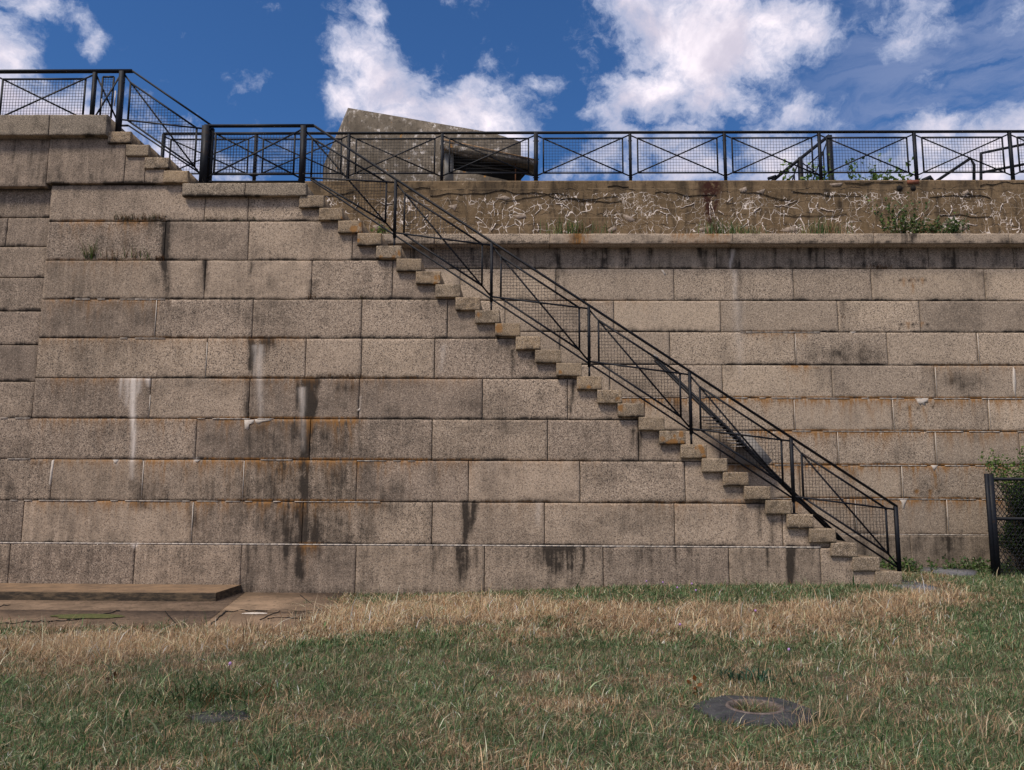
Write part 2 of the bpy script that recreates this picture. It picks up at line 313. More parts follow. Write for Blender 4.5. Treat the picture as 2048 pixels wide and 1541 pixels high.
W_F = [(243,757,800,3,.7,0),(254,757,815,5,.7,0),(268,757,960,5,1.2,-5),(278,757,790,6,.7,0),(299,757,775,5,.9,0),(520,690,850,6,.55,0),(510,690,760,4,.5,0),(604,775,850,5,.7,0),(607,840,905,5,.35,0),
 (888,690,750,4,.35,-6),(1078,1005,1055,5,.35,0),(231,920,932,3,1,0),(392,918,926,4,1,0),(270,1088,1096,5,1,0),(720,795,835,1.5,.5,0)]
RU_F = [(v, u0, u1, s) for v, u0, u1, s in [(1003,60,180,.7),(920,60,260,.6),(757,660,960,.4),(920,1000,1200,.3),(1003,1300,1500,.5),(521,90,300,.35),(677,80,220,.5),(838,430,720,1.0),(838,60,420,.6),(920,270,860,1.1),(1003,180,470,.9),(1003,480,760,1.15),(757,430,640,.5),(757,100,300,.6),(600,90,330,.7),(920,860,960,.5),(840,600,720,1.2),(1088,600,640,1.2),(443,120,300,.7),(677,230,620,.4),(1003,960,1300,.3)]]
def stain_shade_front(X, Z, Y=12.1):
    u, v = pj(np.stack([X, np.full_like(X, Y), Z], -1))
    d = np.zeros_like(u); r = np.zeros_like(u); w = np.zeros_like(u)
    for (u0,v0,v1,hw,s,dr) in D_F: d = np.maximum(d, s*streak(u,v,u0,v0,v1,hw,dr))
    for (u0,v0,v1,hw,s,dr) in W_F: w = np.maximum(w, s*streak(u,v,u0,v0,v1,hw,dr))
    for (v0,u0,u1,s) in RU_F:
        ln = 7+22*vn(u/7.0, v0*.1, 3)**3
        r = np.maximum(r, s*sst(u0-20,u0+20,u)*(1-sst(u1-20,u1+20,u))*np.exp(-np.clip(v-v0,0,999)/ln)*(v > v0-2))
    # broad damp areas, plus the dimmer lighting at lower left painted in
    n = fbm(u/70.0, v/90.0, 11)
    d = np.maximum(d, .62*sst(.42,.75,n)*sst(700,1000,v)*(1-sst(640,1150,u)*.7))
    d = np.maximum(d, .42*(1-sst(150,420,u))*(.55+.6*fbm(u/60., v/60., 71)))
    d = np.maximum(d, .38*sst(.5,.8,fbm(u/45., v/80., 23)))
    d = np.maximum(d, .95*G(u,590,105)*sst(900,960,v)*(1-sst(1075,1120,v)*.6)*fbm(u/30.,v/90.,8)*1.4)
    d = np.maximum(d, (.3+.55*fbm(u/120., v*0+3, 12))*sst(1088,1092,v)*sst(.42,.66,fbm(u/15.0, 3+v*.004, 19))*(.4+.6*(1-sst(1090,1185,v))))
    d = np.maximum(d, .6*sst(1160,1185,v))
    d = np.maximum(d, (v<372)*(u<350)*.6*sst(.35,.7,vn(u/11.0, v*.01, 31)))
    d = np.maximum(d, .8*G(v,372+71,9)*sst(225,250,u)*(1-sst(310,345,u)))
    d = np.maximum(d, .8*G(v,838+90,14)*G(u,75,18))
    d = np.maximum(d, .9*G(v,757+20,16)*G(u,690,30)); d = np.maximum(d, .5*G(v,800,40)*G(u,690,45))
    d = np.maximum(d, .75*sst(480,510,u)*(1-sst(700,722,u))*sst(838,845,v)*(1-sst(1085,1090,v))*(.35+.9*fbm(u/22., v/70., 55)))
    d = np.maximum(d, .60*sst(715,722,u)*(1-sst(735,790,u))*sst(838,845,v)*(.3+.9*fbm(u/18., v/60., 56)))
    d = np.maximum(d, .55*sst(290,330,u)*(1-sst(480,500,u))*sst(920,925,v)*(.2+.9*fbm(u/40., v/40., 57)))
    d = np.maximum(d, .55*sst(485,500,u)*(1-sst(560,640,u))*sst(600,610,v)*(1-sst(835,840,v))*(.2+.8*fbm(u/20., v/60., 58)))
    d = np.maximum(d, .50*sst(1085,1092,v)*(.25+.9*fbm(u/50., v/30., 59)))
    d = np.maximum(d, .42*sst(.40,.75,fbm(u/110., v/45., 73)))
    return d, r, w
D_B = [(1462,498,540,8,1.0,0),(1455,538,600,9,.35,0),(1478,538,680,7,.5,4),(1500,538,610,5,.3,0),(1752,525,560,14,.8,0),(1688,602,640,8,.7,-4),(1965,545,600,14,.5,6),(1900,1075,1135,26,1.0,0),(1870,1075,1120,12,.7,0),(1117,538,600,6,.5,-6),(1125,520,600,4,.6,5)]
W_B = [(1463,500,540,3,1.0,0),(1468,540,640,4,.45,8),(1475,600,760,9,.25,6)]
R_B = [(1808,558,575,4,.9,0),(1827,558,590,3,.9,0),(1845,558,572,3,.8,0),(1815,645,660,4,.8,0),(1843,645,655,3,.8,0),(1818,810,880,4,.9,6),(1848,812,850,3,.8,3),(1871,940,980,6,1.0,2),(1832,980,990,5,.9,0),(1860,980,1000,3,.9,0),(1610,735,740,20,.8,0)]
RU_B = [(797,1240,2060,1.5),(863,1500,2060,1.25),(931,1400,2060,1.3),(998,1520,2060,1.4),(732,1570,1620,1.0),(732,1850,2060,.45),(665,1490,1620,.8),(602,1100,1300,.25)]
def stain_back(X, Z, Y=14.75):
    u, v = pj(np.stack([X, np.full_like(X, Y), Z], -1))
    d = np.zeros_like(u); r = np.zeros_like(u); w = np.zeros_like(u)
    for (u0,v0,v1,hw,s,dr) in D_B: d = np.maximum(d, s*streak(u,v,u0,v0,v1,hw,dr))
    for (u0,v0,v1,hw,s,dr) in W_B: w = np.maximum(w, s*streak(u,v,u0,v0,v1,hw,dr))
    for (u0,v0,v1,hw,s,dr) in R_B: r = np.maximum(r, s*streak(u,v,u0,v0,v1,hw,dr))
    for (v0,u0,u1,s) in RU_B:
        ln = 6+18*vn(u/7.0, v0*.1, 3)**3
        r = np.maximum(r, s*sst(u0-15,u0+15,u)*(1-sst(u1-15,u1+15,u))*np.exp(-np.clip(v-v0,0,999)/ln)*(v > v0-2))
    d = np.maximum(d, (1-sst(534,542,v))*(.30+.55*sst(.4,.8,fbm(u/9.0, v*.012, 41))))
    d = np.maximum(d, .30*sst(.52,.8,fbm(u/50.,v/70.,29)))
    d = np.maximum(d, .75*G(v,708,26)*sst(1590,1640,u)*(1-sst(1760,1790,u))*fbm(u/30.,v/30.,2)*1.5)
    d = np.maximum(d, .75*G(v,765,26)*G(u,1925,50)*fbm(u/20.,v/20.,2)*1.5)
    d = np.maximum(d, .7*sst(1069,1073,v)*(.45+.55*vn(u/9., v*.01, 7)))
    # old bolt holes
    for (hu, hv) in [(1801,561),(1820,561),(1836,561),(1850,561),(1803,650),(1826,650),(1855,650),(1818,816),(1836,816),(1866,814),(1831,983),(1859,983),(1879,983)]:
        d = np.maximum(d, 1.3*np.exp(-((u-hu)**2+(v-hv)**2)/9.0))
    return d, r, w
# ------------------------------------------------------------------ masonry block with worn edges
def block(mb, x0, x1, z0, z1, yf, depth=.035, res=.035, bev=.007, stain=None, tint=None, keep=None, gap=.0055, lean=0.0, dirt=.55, whitetop=0.0, jit=.0025, zref=0):
    x0 += gap; x1 -= gap; z0 += gap; z1 -= gap
    def ax(a, b):
        n = max(1, int(round((b-a-2*bev)/res)))
        return np.concatenate([[a], [a], np.linspace(a+bev, b-bev, n+1), [b], [b]])
    xs, zs = ax(x0,x1), ax(z0,z1); nx, nz = len(xs), len(zs)
    X, Z = np.meshgrid(xs, zs); ix, iz = np.meshgrid(np.arange(nx), np.arange(nz))
    ed = np.minimum(np.minimum(ix, nx-1-ix), np.minimum(iz, nz-1-iz))
    Yd = np.where(ed == 0, depth, np.where(ed == 1, .005, 0)) + (ed > 0)*(fbm(X*3.1, Z*3.1, 77)-.5)*.012 + lean*(Z-zref)
    chip = (ed == 1)*sst(.62,.85,vn(X*9, Z*9, 13))*.010; Yd = Yd+chip
    X = X + (ed == 1)*(vn(X*14, Z*14, 3)-.5)*jit*2; Z = Z + (ed <= 1)*(vn(X*11, Z*3, 9)-.5)*jit*2
    Xs, Zs = X, Z
    if stain is not None: d, r, w = stain(Xs, Zs)
    else: d = np.zeros_like(X); r = d.copy(); w = d.copy()
    nb = fbm(X*2.3, Z*5+z0*3, 61); e1 = np.exp(-(Z-z0)/(.012+.045*nb)); 
    d = np.maximum(d, dirt*1.9*e1*sst(.34,.58,nb)); 
    ev = np.exp(-np.minimum(X-x0, x1-X)/.015); d = np.maximum(d, dirt*.9*ev*vn(Z*3, x0+X*0, 5))
    if whitetop: w = np.maximum(w, whitetop*(iz >= nz-3)*sst(.42,.6,fbm(X*1.3, Z*0+z1*7, 91)))
    t = np.full_like(X, rng.random() if tint is None else tint)
    A = np.stack([d, r, w, t], -1).reshape(-1,4)
    V = np.stack([X, yf+Yd, Z], -1).reshape(-1,3)
    q = np.stack([iz[:-1,:-1]*nx+ix[:-1,:-1], iz[:-1,:-1]*nx+ix[:-1,:-1]+1, (iz[:-1,:-1]+1)*nx+ix[:-1,:-1]+1, (iz[:-1,:-1]+1)*nx+ix[:-1,:-1]], -1).reshape(-1,4)
    if keep is not None:
        xc1 = X[1:,1:].ravel(); xc0 = X[:-1,:-1].ravel(); zt = Z[1:,1:].ravel()
        q = q[keep(xc0, xc1, zt)]
        if not len(q): return
    mb.add(V, q, None, A)
# ------------------------------------------------------------------ stair geometry
YF = 12.1                                    # front wall face
SX0, SX1 = at(600,392,12.05)[0], at(1748,1143,12.05)[0]
SZ0, SZ1 = at(600,392,12.05)[2], at(1748,1143,12.05)[2]
NS = 29; TR = (SX1-SX0)/28; RI = (SZ0-SZ1)/28
SW = TR*1.26
steps = [(SX0+i*TR, SX0+i*TR+SW, SZ0-i*RI) for i in range(NS)]        # x0,x1,ztop
usteps = []
for (ua, ub, va, vb) in [(217,262,264,288),(253,298,290,313),(290,338,315,338),(327,376,341,366)]:
    a = at(ua,va,12.02); b_ = at(ub,vb,12.02); usteps.append((a[0], b_[0], a[2], b_[2]))
ZL = at(550,367,12.02)[2]; XL0, XLm, XL1 = at(365,380,12.02)[0], at(491,380,12.02)[0], at(614,380,12.02)[0]
ZT = at(100,233,12.0)[2]; XT1 = at(219,250,12.0)[0]
ZLb = at(550,393,12.02)[2]; ZTb = at(100,275,12.0)[2]
YB = 14.75; YP = 15.05; ZLEDGE = at(1500,467,14.5)[2]; ZLEDb = at(1500,488,14.5)[2]; ZP = at(1500,360,YP)[2]
def wall_limit(x0, x1, zt):
    lim = np.full_like(x0, -99.0)
    lim = np.where(x1 <= XL1-.02, ZLb+.02, lim); lim = np.where(x1 <= XL0+.01, 99.0, lim)
    for (a, b_, z) in steps: lim = np.maximum(lim, np.where(x1 <= b_-.015, z-.03, -99))
    return zt <= lim
# ------------------------------------------------------------------ front wall
fz = [at(500,v,YF)[2] for v in (370,443,521,599,677,757,838,920,1003,1089)] + [-.25]
fj = [ [410,497], [330,497,705], [410,623,785], [312,505,723,895], [413,611,723,869], [300,498,718,965,1135], [392,620,864,1095,1277], [-60,103,285,487,713,937,1160,1370], [-130,45,385,605,864,1089,1349,1565], [-210,20,270,483,712,969,1206,1457,1640] ]
vmid = [406,482,560,638,717,797,879,961,1046,1135]
XC = -7.59
mbw = MB()
for k in range(10):
    zt, zb = fz[k], fz[k+1]
    xs = [at(u, vmid[k], YF)[0] for u in fj[k]]
    left = XC if k < 6 else -16
    xs = [x for x in xs if x > left+.2]
    if k >= 6: xs = [-15.5,-13.6,-11.9,-9.9]+[x for x in xs if x > -9.5]
    xe = steps[-1][1] if k == 9 else max([s[1] for s in steps if s[2] > zb]+[XL1])
    xs = [left]+xs+[xe]
    for a, b_ in zip(xs[:-1], xs[1:]):
        if b_-a < .08: continue
        kp = wall_limit if (k > 0 or b_ > XL0) and b_ > XL0 else None
        yy = YF - (.035 if k == 9 else 0)
        wt = 1.0 if k in (9,) else 0.0
        block(mbw, a, b_, zb, zt, yy, .05 if k < 9 else .07,   .035, .007, stain_shade_front, None, kp, whitetop=0, dirt=.6)
wall = empty('granite_wall', (0,YF,0), 'tall weathered granite block wall under the long staircase, streaked with black and rust stains', 'wall')
mbw.build('block_facing', M_gran, wall)
# white lime lines in some joints; pale strip painted as the lit plinth top
ml = MB()
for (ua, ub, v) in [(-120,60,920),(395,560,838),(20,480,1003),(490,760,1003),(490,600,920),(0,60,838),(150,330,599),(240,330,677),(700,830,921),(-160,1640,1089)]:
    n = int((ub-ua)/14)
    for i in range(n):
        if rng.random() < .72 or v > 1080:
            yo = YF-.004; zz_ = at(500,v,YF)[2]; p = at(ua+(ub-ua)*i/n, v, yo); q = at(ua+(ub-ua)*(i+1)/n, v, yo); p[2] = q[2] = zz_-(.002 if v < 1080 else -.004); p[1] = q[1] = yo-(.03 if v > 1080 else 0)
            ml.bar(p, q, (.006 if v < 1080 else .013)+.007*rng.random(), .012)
for (u0,v0,v1) in [(312,600,675),(413,685,755),(299,790,836),(286,922,1001),(487,922,1001),(385,1005,1086),(270,1092,1168),(483,1092,1180)]:
    a, b_ = at(u0+1.5,v0,YF-.004), at(u0-1.5,v1,YF-.004)
    ml.bar((a[0],YF-.002,a[2]), (a[0],YF-.002,b_[2]), .009, .01)
ml.build('lime_pointing_lit_edge', simple('lime_and_lit_edge', (.62,.55,.47), (.48,.42,.35), 30), wall)
# core body behind the facing
mc = MB(); zb2_ = at(200,368,12.05)[2]
cy0, cy1 = YF+.022, YB+.03
mc.box(XC+.02, XL1-.03, cy0, 15.2, fz[6]-.02, ZLb+.05); mc.box(-16, XL1-.032, cy0, 15.2, -.5, fz[6]-.021)
for (a, b_, z) in steps: mc.box(a-.05, b_-.02, cy0, cy1-.002, -.5, z-RI*.55)
mc.box(XC+.03, at(327,340,12.05)[0], cy0+.02, 15.18, ZLb, zb2_+.0)
mc.build('wall_core', M_mort, wall)
# recessed older masonry at far left, upper part
mlw = MB()
lv = [373,431,490,553,621,689,763,838]; lz = [at(50,v,YF)[2] for v in lv]
lj = [[-60],[4],[-90,],[-40],[-110],[-55],[-95]]
for k in range(7):
    xs = [-14.5,-12.3,-10.2]+[at(u,400+70*k,YF)[0] for u in lj[k]]
    xs = [-16]+sorted(xs)+[XC-.012]
    for a, b_ in zip(xs[:-1], xs[1:]): block(mlw, a, b_, lz[k+1], lz[k], YF+.02, .05, .05, .012, stain_shade_front, None, None, lean=.028, zref=lz[7], dirt=.8)
# upper band under the terrace coping
zb_, zt_ = at(50,373,12.05)[2], ZTb
block(mlw, -16, -9.9, zb_, zt_, 12.07, .1, .05, .014, stain_shade_front); block(mlw, -9.9, at(94,330,12.05)[0], zb_, zt_, 12.07, .1, .05, .014, stain_shade_front)
lw = empty('granite_wall', (XC,YF,0), 'narrow strip of recessed granite wall with thinner courses at the far left edge', 'wall'); mlw.build('block_facing', M_gran, lw)
mlc = MB(); mlc.box(-16, XC-.02, YF+.21, 15.1, fz[6]-.1, zb_+.02); mlc.box(-16, XC+.03, 12.14, 15.1, zb_+.02, ZTb+.01); mlc.build('wall_core', M_mort, lw)
# band below the upper flight
mub = MB(); x_a = at(95,330,12.05)[0]; zb2 = at(200,368,12.05)[2]
def ulim(x0, x1, zt):
    lim = np.full_like(x0, -99.0); lim = np.where(x1 <= XT1-.02, ZTb+.02, lim)
    for (a, b_, z, zz) in usteps: lim = np.maximum(lim, np.where(x1 <= b_-.01, z-.03, -99))
    return zt <= lim
xj = [x_a, at(251,320,12.05)[0], at(290,350,12.05)[0], usteps[3][0]+.02]
for a, b_ in zip(xj[:-1], xj[1:]): block(mub, a, b_, zb2, ZTb, 12.045, .11, .035, .009, stain_shade_front, .35, ulim, dirt=.9)
ub = empty('granite_wall', (x_a,12.05,zb2), 'dark stained granite band carrying the short upper flight, above the tall wall', 'wall'); mub.build('block_facing', M_gran, ub)
muc = MB(); muc.box(x_a+.02, XT1-.03, 12.14, 15.1, zb2+.012, ZTb+.01)
for (a, b_, z, zz) in usteps: muc.box(a-.03, b_-.03, 12.142, 15.1, zb2+.014, z-.1)
muc.build('wall_core', M_mort, ub)
# ------------------------------------------------------------------ staircase
lich = {1:[(684,436,3,.7)],2:[(708,458,9,1),(722,450,6,1),(720,463,7,1)],3:[(716,482,4,.9),(764,470,3,.7)],4:[(762,514,4,.8),(797,507,7,1),(787,514,5,.9)],6:[(875,556,7,1),(871,568,6,1)],9:[(958,630,6,.7)],10:[(998,657,10,1)],
 13:[(1120,745,5,.9)],14:[(1155,775,5,.9),(1178,775,5,.8)],16:[(1243,817,9,1.1)],18:[(1325,878,6,1),(1350,873,4,1),(1362,869,7,1.2),(1340,886,6,1),(1350,884,8,1),(1334,886,3,1),(1364,886,6,1)],19:[(1406,902,7,1.2),(1399,895,8,1),(1408,914,5,1),(1392,896,4,.9)],15:[(1235,798,5,.7)]}
def stain_step(i):
    def f(X, Z):
        u, v = pj(np.stack([X, np.full_like(X, 12.03), Z], -1)); r = np.zeros_like(u)
        for (lu, lv_, rr, s) in lich.get(i, []):
            q = ((u-lu)**2+(v-lv_)**2)**.5/(rr*.8) + 1.1*(fbm(u/4., v/4., i)-.5)
            r = np.maximum(r, 1.7*s*np.exp(-np.clip(q,0,9)**5))
        d = .5*sst(.45,.8,fbm(u/16., v/13., 50+i))
        return d, r, np.zeros_like(u)
    return f
stair = empty('stone_staircase', (SX1,12.05,0), 'long flight of overhanging granite steps climbing from the grass up to the landing', 'staircase')
for i, (a, b_, z) in enumerate(steps):
    mb = MB(); yo = 12.022+rng.uniform(-.006,.006); zb = z-RI
    if i == NS-1: zb = z-RI-.1
    dxa = rng.uniform(-.008,.008)
    block(mb, a+dxa, b_+rng.uniform(-.008,.008), zb, z, yo, .05, .018, .007, stain_step(i), rng.random()*.8+.1, gap=.002, dirt=.6, jit=.0025)
    mb.box(a+.012, b_-.012, yo+.04, YB-.02-.001*i, zb+.004, z-.005, [.32,.06,0,.6])  # body sides darkened in colour: weathering plus painted side shade
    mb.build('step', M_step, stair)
for (a, b_) in ((XL0,XLm),(XLm,XL1)):
    mb = MB(); block(mb, a, b_, ZLb, ZL, 12.0, .08, .02, .008, stain_step(90), rng.random(), gap=.004, dirt=.7); mb.box(a+.02, b_-.02, 12.07, 15.04, ZLb+.004, ZL-.006, [.35,.05,0,.6]); mb.build('landing_slab', M_cope, stair)  # slab ends get the same painted side darkening
ust = empty('stone_staircase', (XL0,12.05,ZL), 'short upper flight of four granite steps between the landing and the terrace at left', 'staircase')
for i, (a, b_, z, zz) in enumerate(usteps):
    mb = MB(); yo = 12.0+.004*i; block(mb, a, b_, zz, z, yo, .06, .02, .008, stain_step(60+i), rng.random(), gap=.004, dirt=.7, jit=.0025); mb.box(a+.015, b_-.015, yo+.05, 15.06, zz+.004, z-.006, [.35,.06,0,.6]); mb.build('step', M_step, ust)  # weathering and side shade painted into these step bodies too
# terrace coping, top left
cop = empty('coping', (XT1,12,ZTb), 'thick granite coping blocks edging the high terrace at the top left', 'coping')
xs = [-16,-13.5,-11.2,-9.4,at(102,250,11.98)[0],XT1]
for a, b_ in zip(xs[:-1], xs[1:]):
    mb = MB(); block(mb, a, b_, ZTb, ZT, 11.93, .12, .025, .009, stain_step(70), rng.random(), gap=.007, dirt=.7, jit=.003); mb.box(a+.02, b_-.02, 12.03, 15.2, ZTb+.006, ZT-.006, [.35,.05,0,.6]); mb.build('coping_block', M_cope, cop)  # coping ends carry the painted side darkening as well
# ------------------------------------------------------------------ back wall
bz = [at(1700,v,YB)[2] for v in (488,538,602,665,731,797,863,931,998,1069)]+[-.25]
bj = [[985,1205,1433,1649,1857,2027],[920,1112,1348,1587,1743,1970],[1010,1228,1441,1676,1840],[1120,1340,1590,1775,1955],[1220,1445,1664,1870],[1290,1420,1588,1785,1977],[1330,1440,1675,1870,2040],[1420,1600,1803,2010],[1480,1710,1893],[1500,1640,1820,1990]]
bv = [515,570,633,698,764,830,897,965,1034,1100]
mbk = MB()
for k in range(10):
    xs = [-9,-7.2,-5.4,-3.6,-2.2]; xs = [x for x in xs if x < at(bj[k][0],bv[k],YB)[0]-.8]
    xs += [at(u,bv[k],YB)[0] for u in bj[k]]; xr = xs[-1]
    while xr < 18: xr += rng.uniform(1.5,2.3); xs.append(xr)
    for a, b_ in zip(xs[:-1], xs[1:]):
        block(mbk, a, b_, bz[k+1], bz[k], YB-(.04 if k == 9 else 0), .05 if k < 9 else .08, .035 if b_ > -1 and a < 11 else .2, .007, stain_back, None, whitetop=0, dirt=.7)
bw = empty('granite_wall', (5,YB,0), 'pale granite block wall behind the stair railing, with thin rust lines and old bolt holes', 'wall'); mbk.build('block_facing', M_gran_back, bw)
mb = MB(); mb.box(-9, 19, YB+.022, 15.3, -.5, bz[0]+.01); mb.build('wall_core', M_mort, bw)
ml = MB()
for (ua, ub_, v) in [(1230,2060,797),(1480,1640,665),(1560,2060,863),(1440,2060,931),(1530,2060,998),(1560,2080,1069)]:  # last row is a pale strip painted as the lit plinth top
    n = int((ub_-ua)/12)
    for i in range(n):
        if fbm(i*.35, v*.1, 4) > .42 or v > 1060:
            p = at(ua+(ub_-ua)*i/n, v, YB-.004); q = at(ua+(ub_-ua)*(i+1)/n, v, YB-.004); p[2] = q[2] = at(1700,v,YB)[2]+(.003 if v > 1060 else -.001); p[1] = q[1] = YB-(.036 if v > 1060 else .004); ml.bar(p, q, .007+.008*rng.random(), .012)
for (u0,v0,v1) in [(1590,668,730),(1955,668,730),(1588,800,862),(1785,800,862),(1977,800,862),(1675,865,930),(1870,865,930),(1803,933,997),(1710,1000,1068),(1893,1000,1068),(1870,735,796)]:
    a, b_ = at(u0,v0,YB), at(u0,v1,YB); ml.bar((a[0],YB-.002,a[2]), (a[0],YB-.002,b_[2]), .009, .01)
ml.build('lime_pointing_lit_edge', bpy.data.materials['lime_and_lit_edge'], bw)
mb = MB()
def drip(mb, pts, Y):
    P_ = [at(u_, v_, Y) for u_, v_ in pts]; n = len(P_); c_ = sum(P_)/n
    V = [(p[0],Y-.006,p[2]) for p in P_]+[(p[0]+(p[0]-c_[0])*.15,Y+.012,p[2]+(p[2]-c_[2])*.1) for p in P_]+[(c_[0],Y-.010,c_[2])]
    mb.add(V, [(i,(i+1)%n,(i+1)%n+n,i+n) for i in range(n)], [(2*n,(i+1)%n,i) for i in range(n)])
for pts in ([(1832,797),(1856,797),(1854,806),(1851,801),(1850,811),(1845,810),(1842,803),(1840,811),(1836,806)],[(1862,931),(1876,931),(1871,937),(1868,943),(1865,936)],[(1798,998),(1814,998),(1810,1008),(1808,1019),(1805,1016),(1804,1006)],[(2026,735),(2030,740),(2032,765),(2031,793),(2027,780),(2025,755)],[(1322,540),(1326,540),(1332,550),(1329,551)],[(1775,797),(1790,797),(1786,800),(1780,799)],[(1884,797),(1892,797),(1888,801)],[(1700,664),(1712,664),(1706,668)]): drip(mb, pts, YB)
mb.build('lime_drip', bpy.data.materials['lime_and_lit_edge'], bw)
mb = MB()
for pts in ([(489,840),(508,840),(506,848),(501,846),(496,860),(490,858)],[(510,839),(545,838),(540,842),(525,844),(516,848),(512,846)],[(104,922),(108,922),(105,945),(101,972),(98,968),(101,945)],[(226,920),(237,920),(233,927),(230,928)],[(388,920),(400,920),(394,926)],[(263,1088),(277,1088),(271,1096)],[(713,822),(720,816),(720,822)]): drip(mb, pts, YF)
mb.build('lime_drip', bpy.data.materials['lime_and_lit_edge'], wall)
# ledge
led = empty('ledge', (5,14.5,ZLEDb), 'projecting granite ledge course running along under the cracked parapet', 'ledge')
def stain_ledge(X, Z):
    u, v = pj(np.stack([X, np.full_like(X, 14.5), Z], -1))
    d = .8*G(v,484,3)*sst(.3,.6,fbm(u/12.,v/20.,3)); d = np.maximum(d, .9*sst(1795,1800,u)*(1-sst(1838,1842,u))*sst(.3,.6,vn(u/4.,v*.02,1))); d = np.maximum(d, .9*G(u,1155,15)); d = np.maximum(d, .5*sst(.55,.8,fbm(u/30.,v/12.,7)))
    r = .8*sst(1330,1360,u)*(1-sst(1450,1466,u))*(1-sst(466,482,v)*.6); r = np.maximum(r, .9*G(u,1158,20)); return d, r, np.zeros_like(u)
xs = [-7.3,-5.0,-3.2,at(870,478,14.5)[0],at(1100,478,14.5)[0],at(1466,478,14.5)[0],at(1748,478,14.5)[0],at(2019,478,14.5)[0],12.1,14.8,18]
for a, b_ in zip(xs[:-1], xs[1:]):
    mb = MB(); block(mb, a, b_, ZLEDb, ZLEDGE, 14.5, .06, .03, .008, stain_ledge, rng.random()*.6+.2, gap=.005, dirt=.3); mb.box(a+.01, b_-.01, 14.55, 15.2, ZLEDb+.004, ZLEDGE-.005); mb.build('coping_block', M_gran_back, led)
# cracked parapet
def gridface(mb, x0, x1, z0, z1, y, res, f, bulge=.012):
    nx, nz = int((x1-x0)/res)+1, int((z1-z0)/res)+1
    X, Z = np.meshgrid(np.linspace(x0,x1,nx), np.linspace(z0,z1,nz)); ix, iz = np.meshgrid(np.arange(nx-1), np.arange(nz-1))
    Y = y-(fbm(X*1.7, Z*1.7, 5)-.5)*bulge*2
    A = f(X, Z); V = np.stack([X,Y,Z],-1).reshape(-1,3)
    mb.add(V, np.stack([iz*nx+ix, iz*nx+ix+1, (iz+1)*nx+ix+1, (iz+1)*nx+ix],-1).reshape(-1,4), None, A.reshape(-1,4))
def stain_par(X, Z):
    u, v = pj(np.stack([X, np.full_like(X, YP), Z], -1))
    cm = sst(366,405,v)*.78 + .2*sst(440,460,v); cm = cm*(.7+.45*sst(900,1100,u))
    ru = 1.5*np.exp(-((u-1422)/20)**2)*(1-sst(380,405,v)); ru = np.maximum(ru, 1.3*np.exp(-((u-1415-(v-400)*.1)/9)**2)*(1-sst(420,450,v))); ru = np.maximum(ru, 1.1*np.exp(-((u-1434+(v-400)*.3)/5)**2)*sst(395,400,v)*(1-sst(420,432,v)))
    ru = np.maximum(ru, 1.0*np.exp(-((u-1420)/10)**2)*sst(430,440,v))
    d = .8*np.exp(-((u-1000)/9)**2)*sst(372,380,v)*0 + .9*np.exp(-(((u-1655)/9)**2+((v-385)/12)**2)) + .8*np.exp(-((u-1680)/6)**2)*sst(400,405,v)*(1-sst(415,425,v))
    d = np.maximum(d, .6*sst(.5,.75,vn(u/14., v*.02, 77))*(1-sst(365,420,v)))
    for hu in (1799,1826): d = np.maximum(d, 1.5*(((u-hu)**2+(v-377)**2) < 30))
    return np.stack([d, ru, cm, np.full_like(u,.5)], -1)
mb = MB(); gridface(mb, -7.3, 18, ZLEDGE-.01, ZP-.03, YP, .03, stain_par)
zp = ZP
mb.add([(-7.3,YP+.004,zp-.03),(18,YP+.004,zp-.03),(-7.3,YP+.03,zp),(18,YP+.03,zp),(-7.3,YP+.6,zp),(18,YP+.6,zp),(18,YP+.6,zp-1.2),(-7.3,YP+.6,zp-1.2)], [(0,1,3,2),(2,3,5,4),(4,5,6,7)])
par = mb.build('parapet_wall', M_crack, None); tag(par, 'brown concrete parapet covered in a web of white cracks, above the granite ledge', 'parapet')
r2_ = np.random.default_rng(5)
mb = MB()
for (u0, v0, L, w0) in [(640,392,60,1.5),(790,388,70,3),(860,392,150,3.5),(1000,380,230,2.5),(1130,398,110,2),(1215,374,40,4),(1310,386,120,2.5),(1480,385,110,2.5),(1585,384,75,5),(1660,392,60,2.5),(1690,366,110,3.5),(1860,395,90,3),(1930,388,45,4),(1960,372,90,4),(1010,404,120,1.5),(1560,430,130,1.3),(1880,432,100,2)]:
    uu, vv = u0, v0; ang = r2_.uniform(-.15,.15)
    while uu < u0+L:
        du = r2_.uniform(4,9); ang = .5*ang+r2_.normal(0,.16); nv = np.clip(vv+du*ang, 364, 440)
        p, q = at(uu,vv,YP-.009), at(uu+du,nv,YP-.009); mb.bar(p, q, w0*r2_.uniform(.3,1.3)/106*.26, .014); uu += du; vv = nv
mb.build('crack', M_dark, par)
mb = MB(); c1_ = 0
for k in range(42):
    uu = r2_.uniform(700,2040); vv = r2_.uniform(396,452); a0 = r2_.choice([1.57,1.57,1.2,1.9,.1,.4,-.3]); n_ = r2_.integers(3,7); w0 = r2_.uniform(1.0,2.3)
    for j in range(n_):
        a0 += r2_.normal(0,.45); L = r2_.uniform(3,8); nu, nv = uu+L*math.cos(a0), vv+L*math.sin(a0)
        if not 385 < nv < 465: break
        w1 = w0*(1-.75*j/n_); mb.bar(at(uu,vv,YP-.008), at(nu,nv,YP-.008), w1/106, .010); uu, vv = nu, nv
mb.build('lime_vein', simple('white_lime', (.74,.65,.57), (.6,.52,.45), 30), par)
mb = MB()
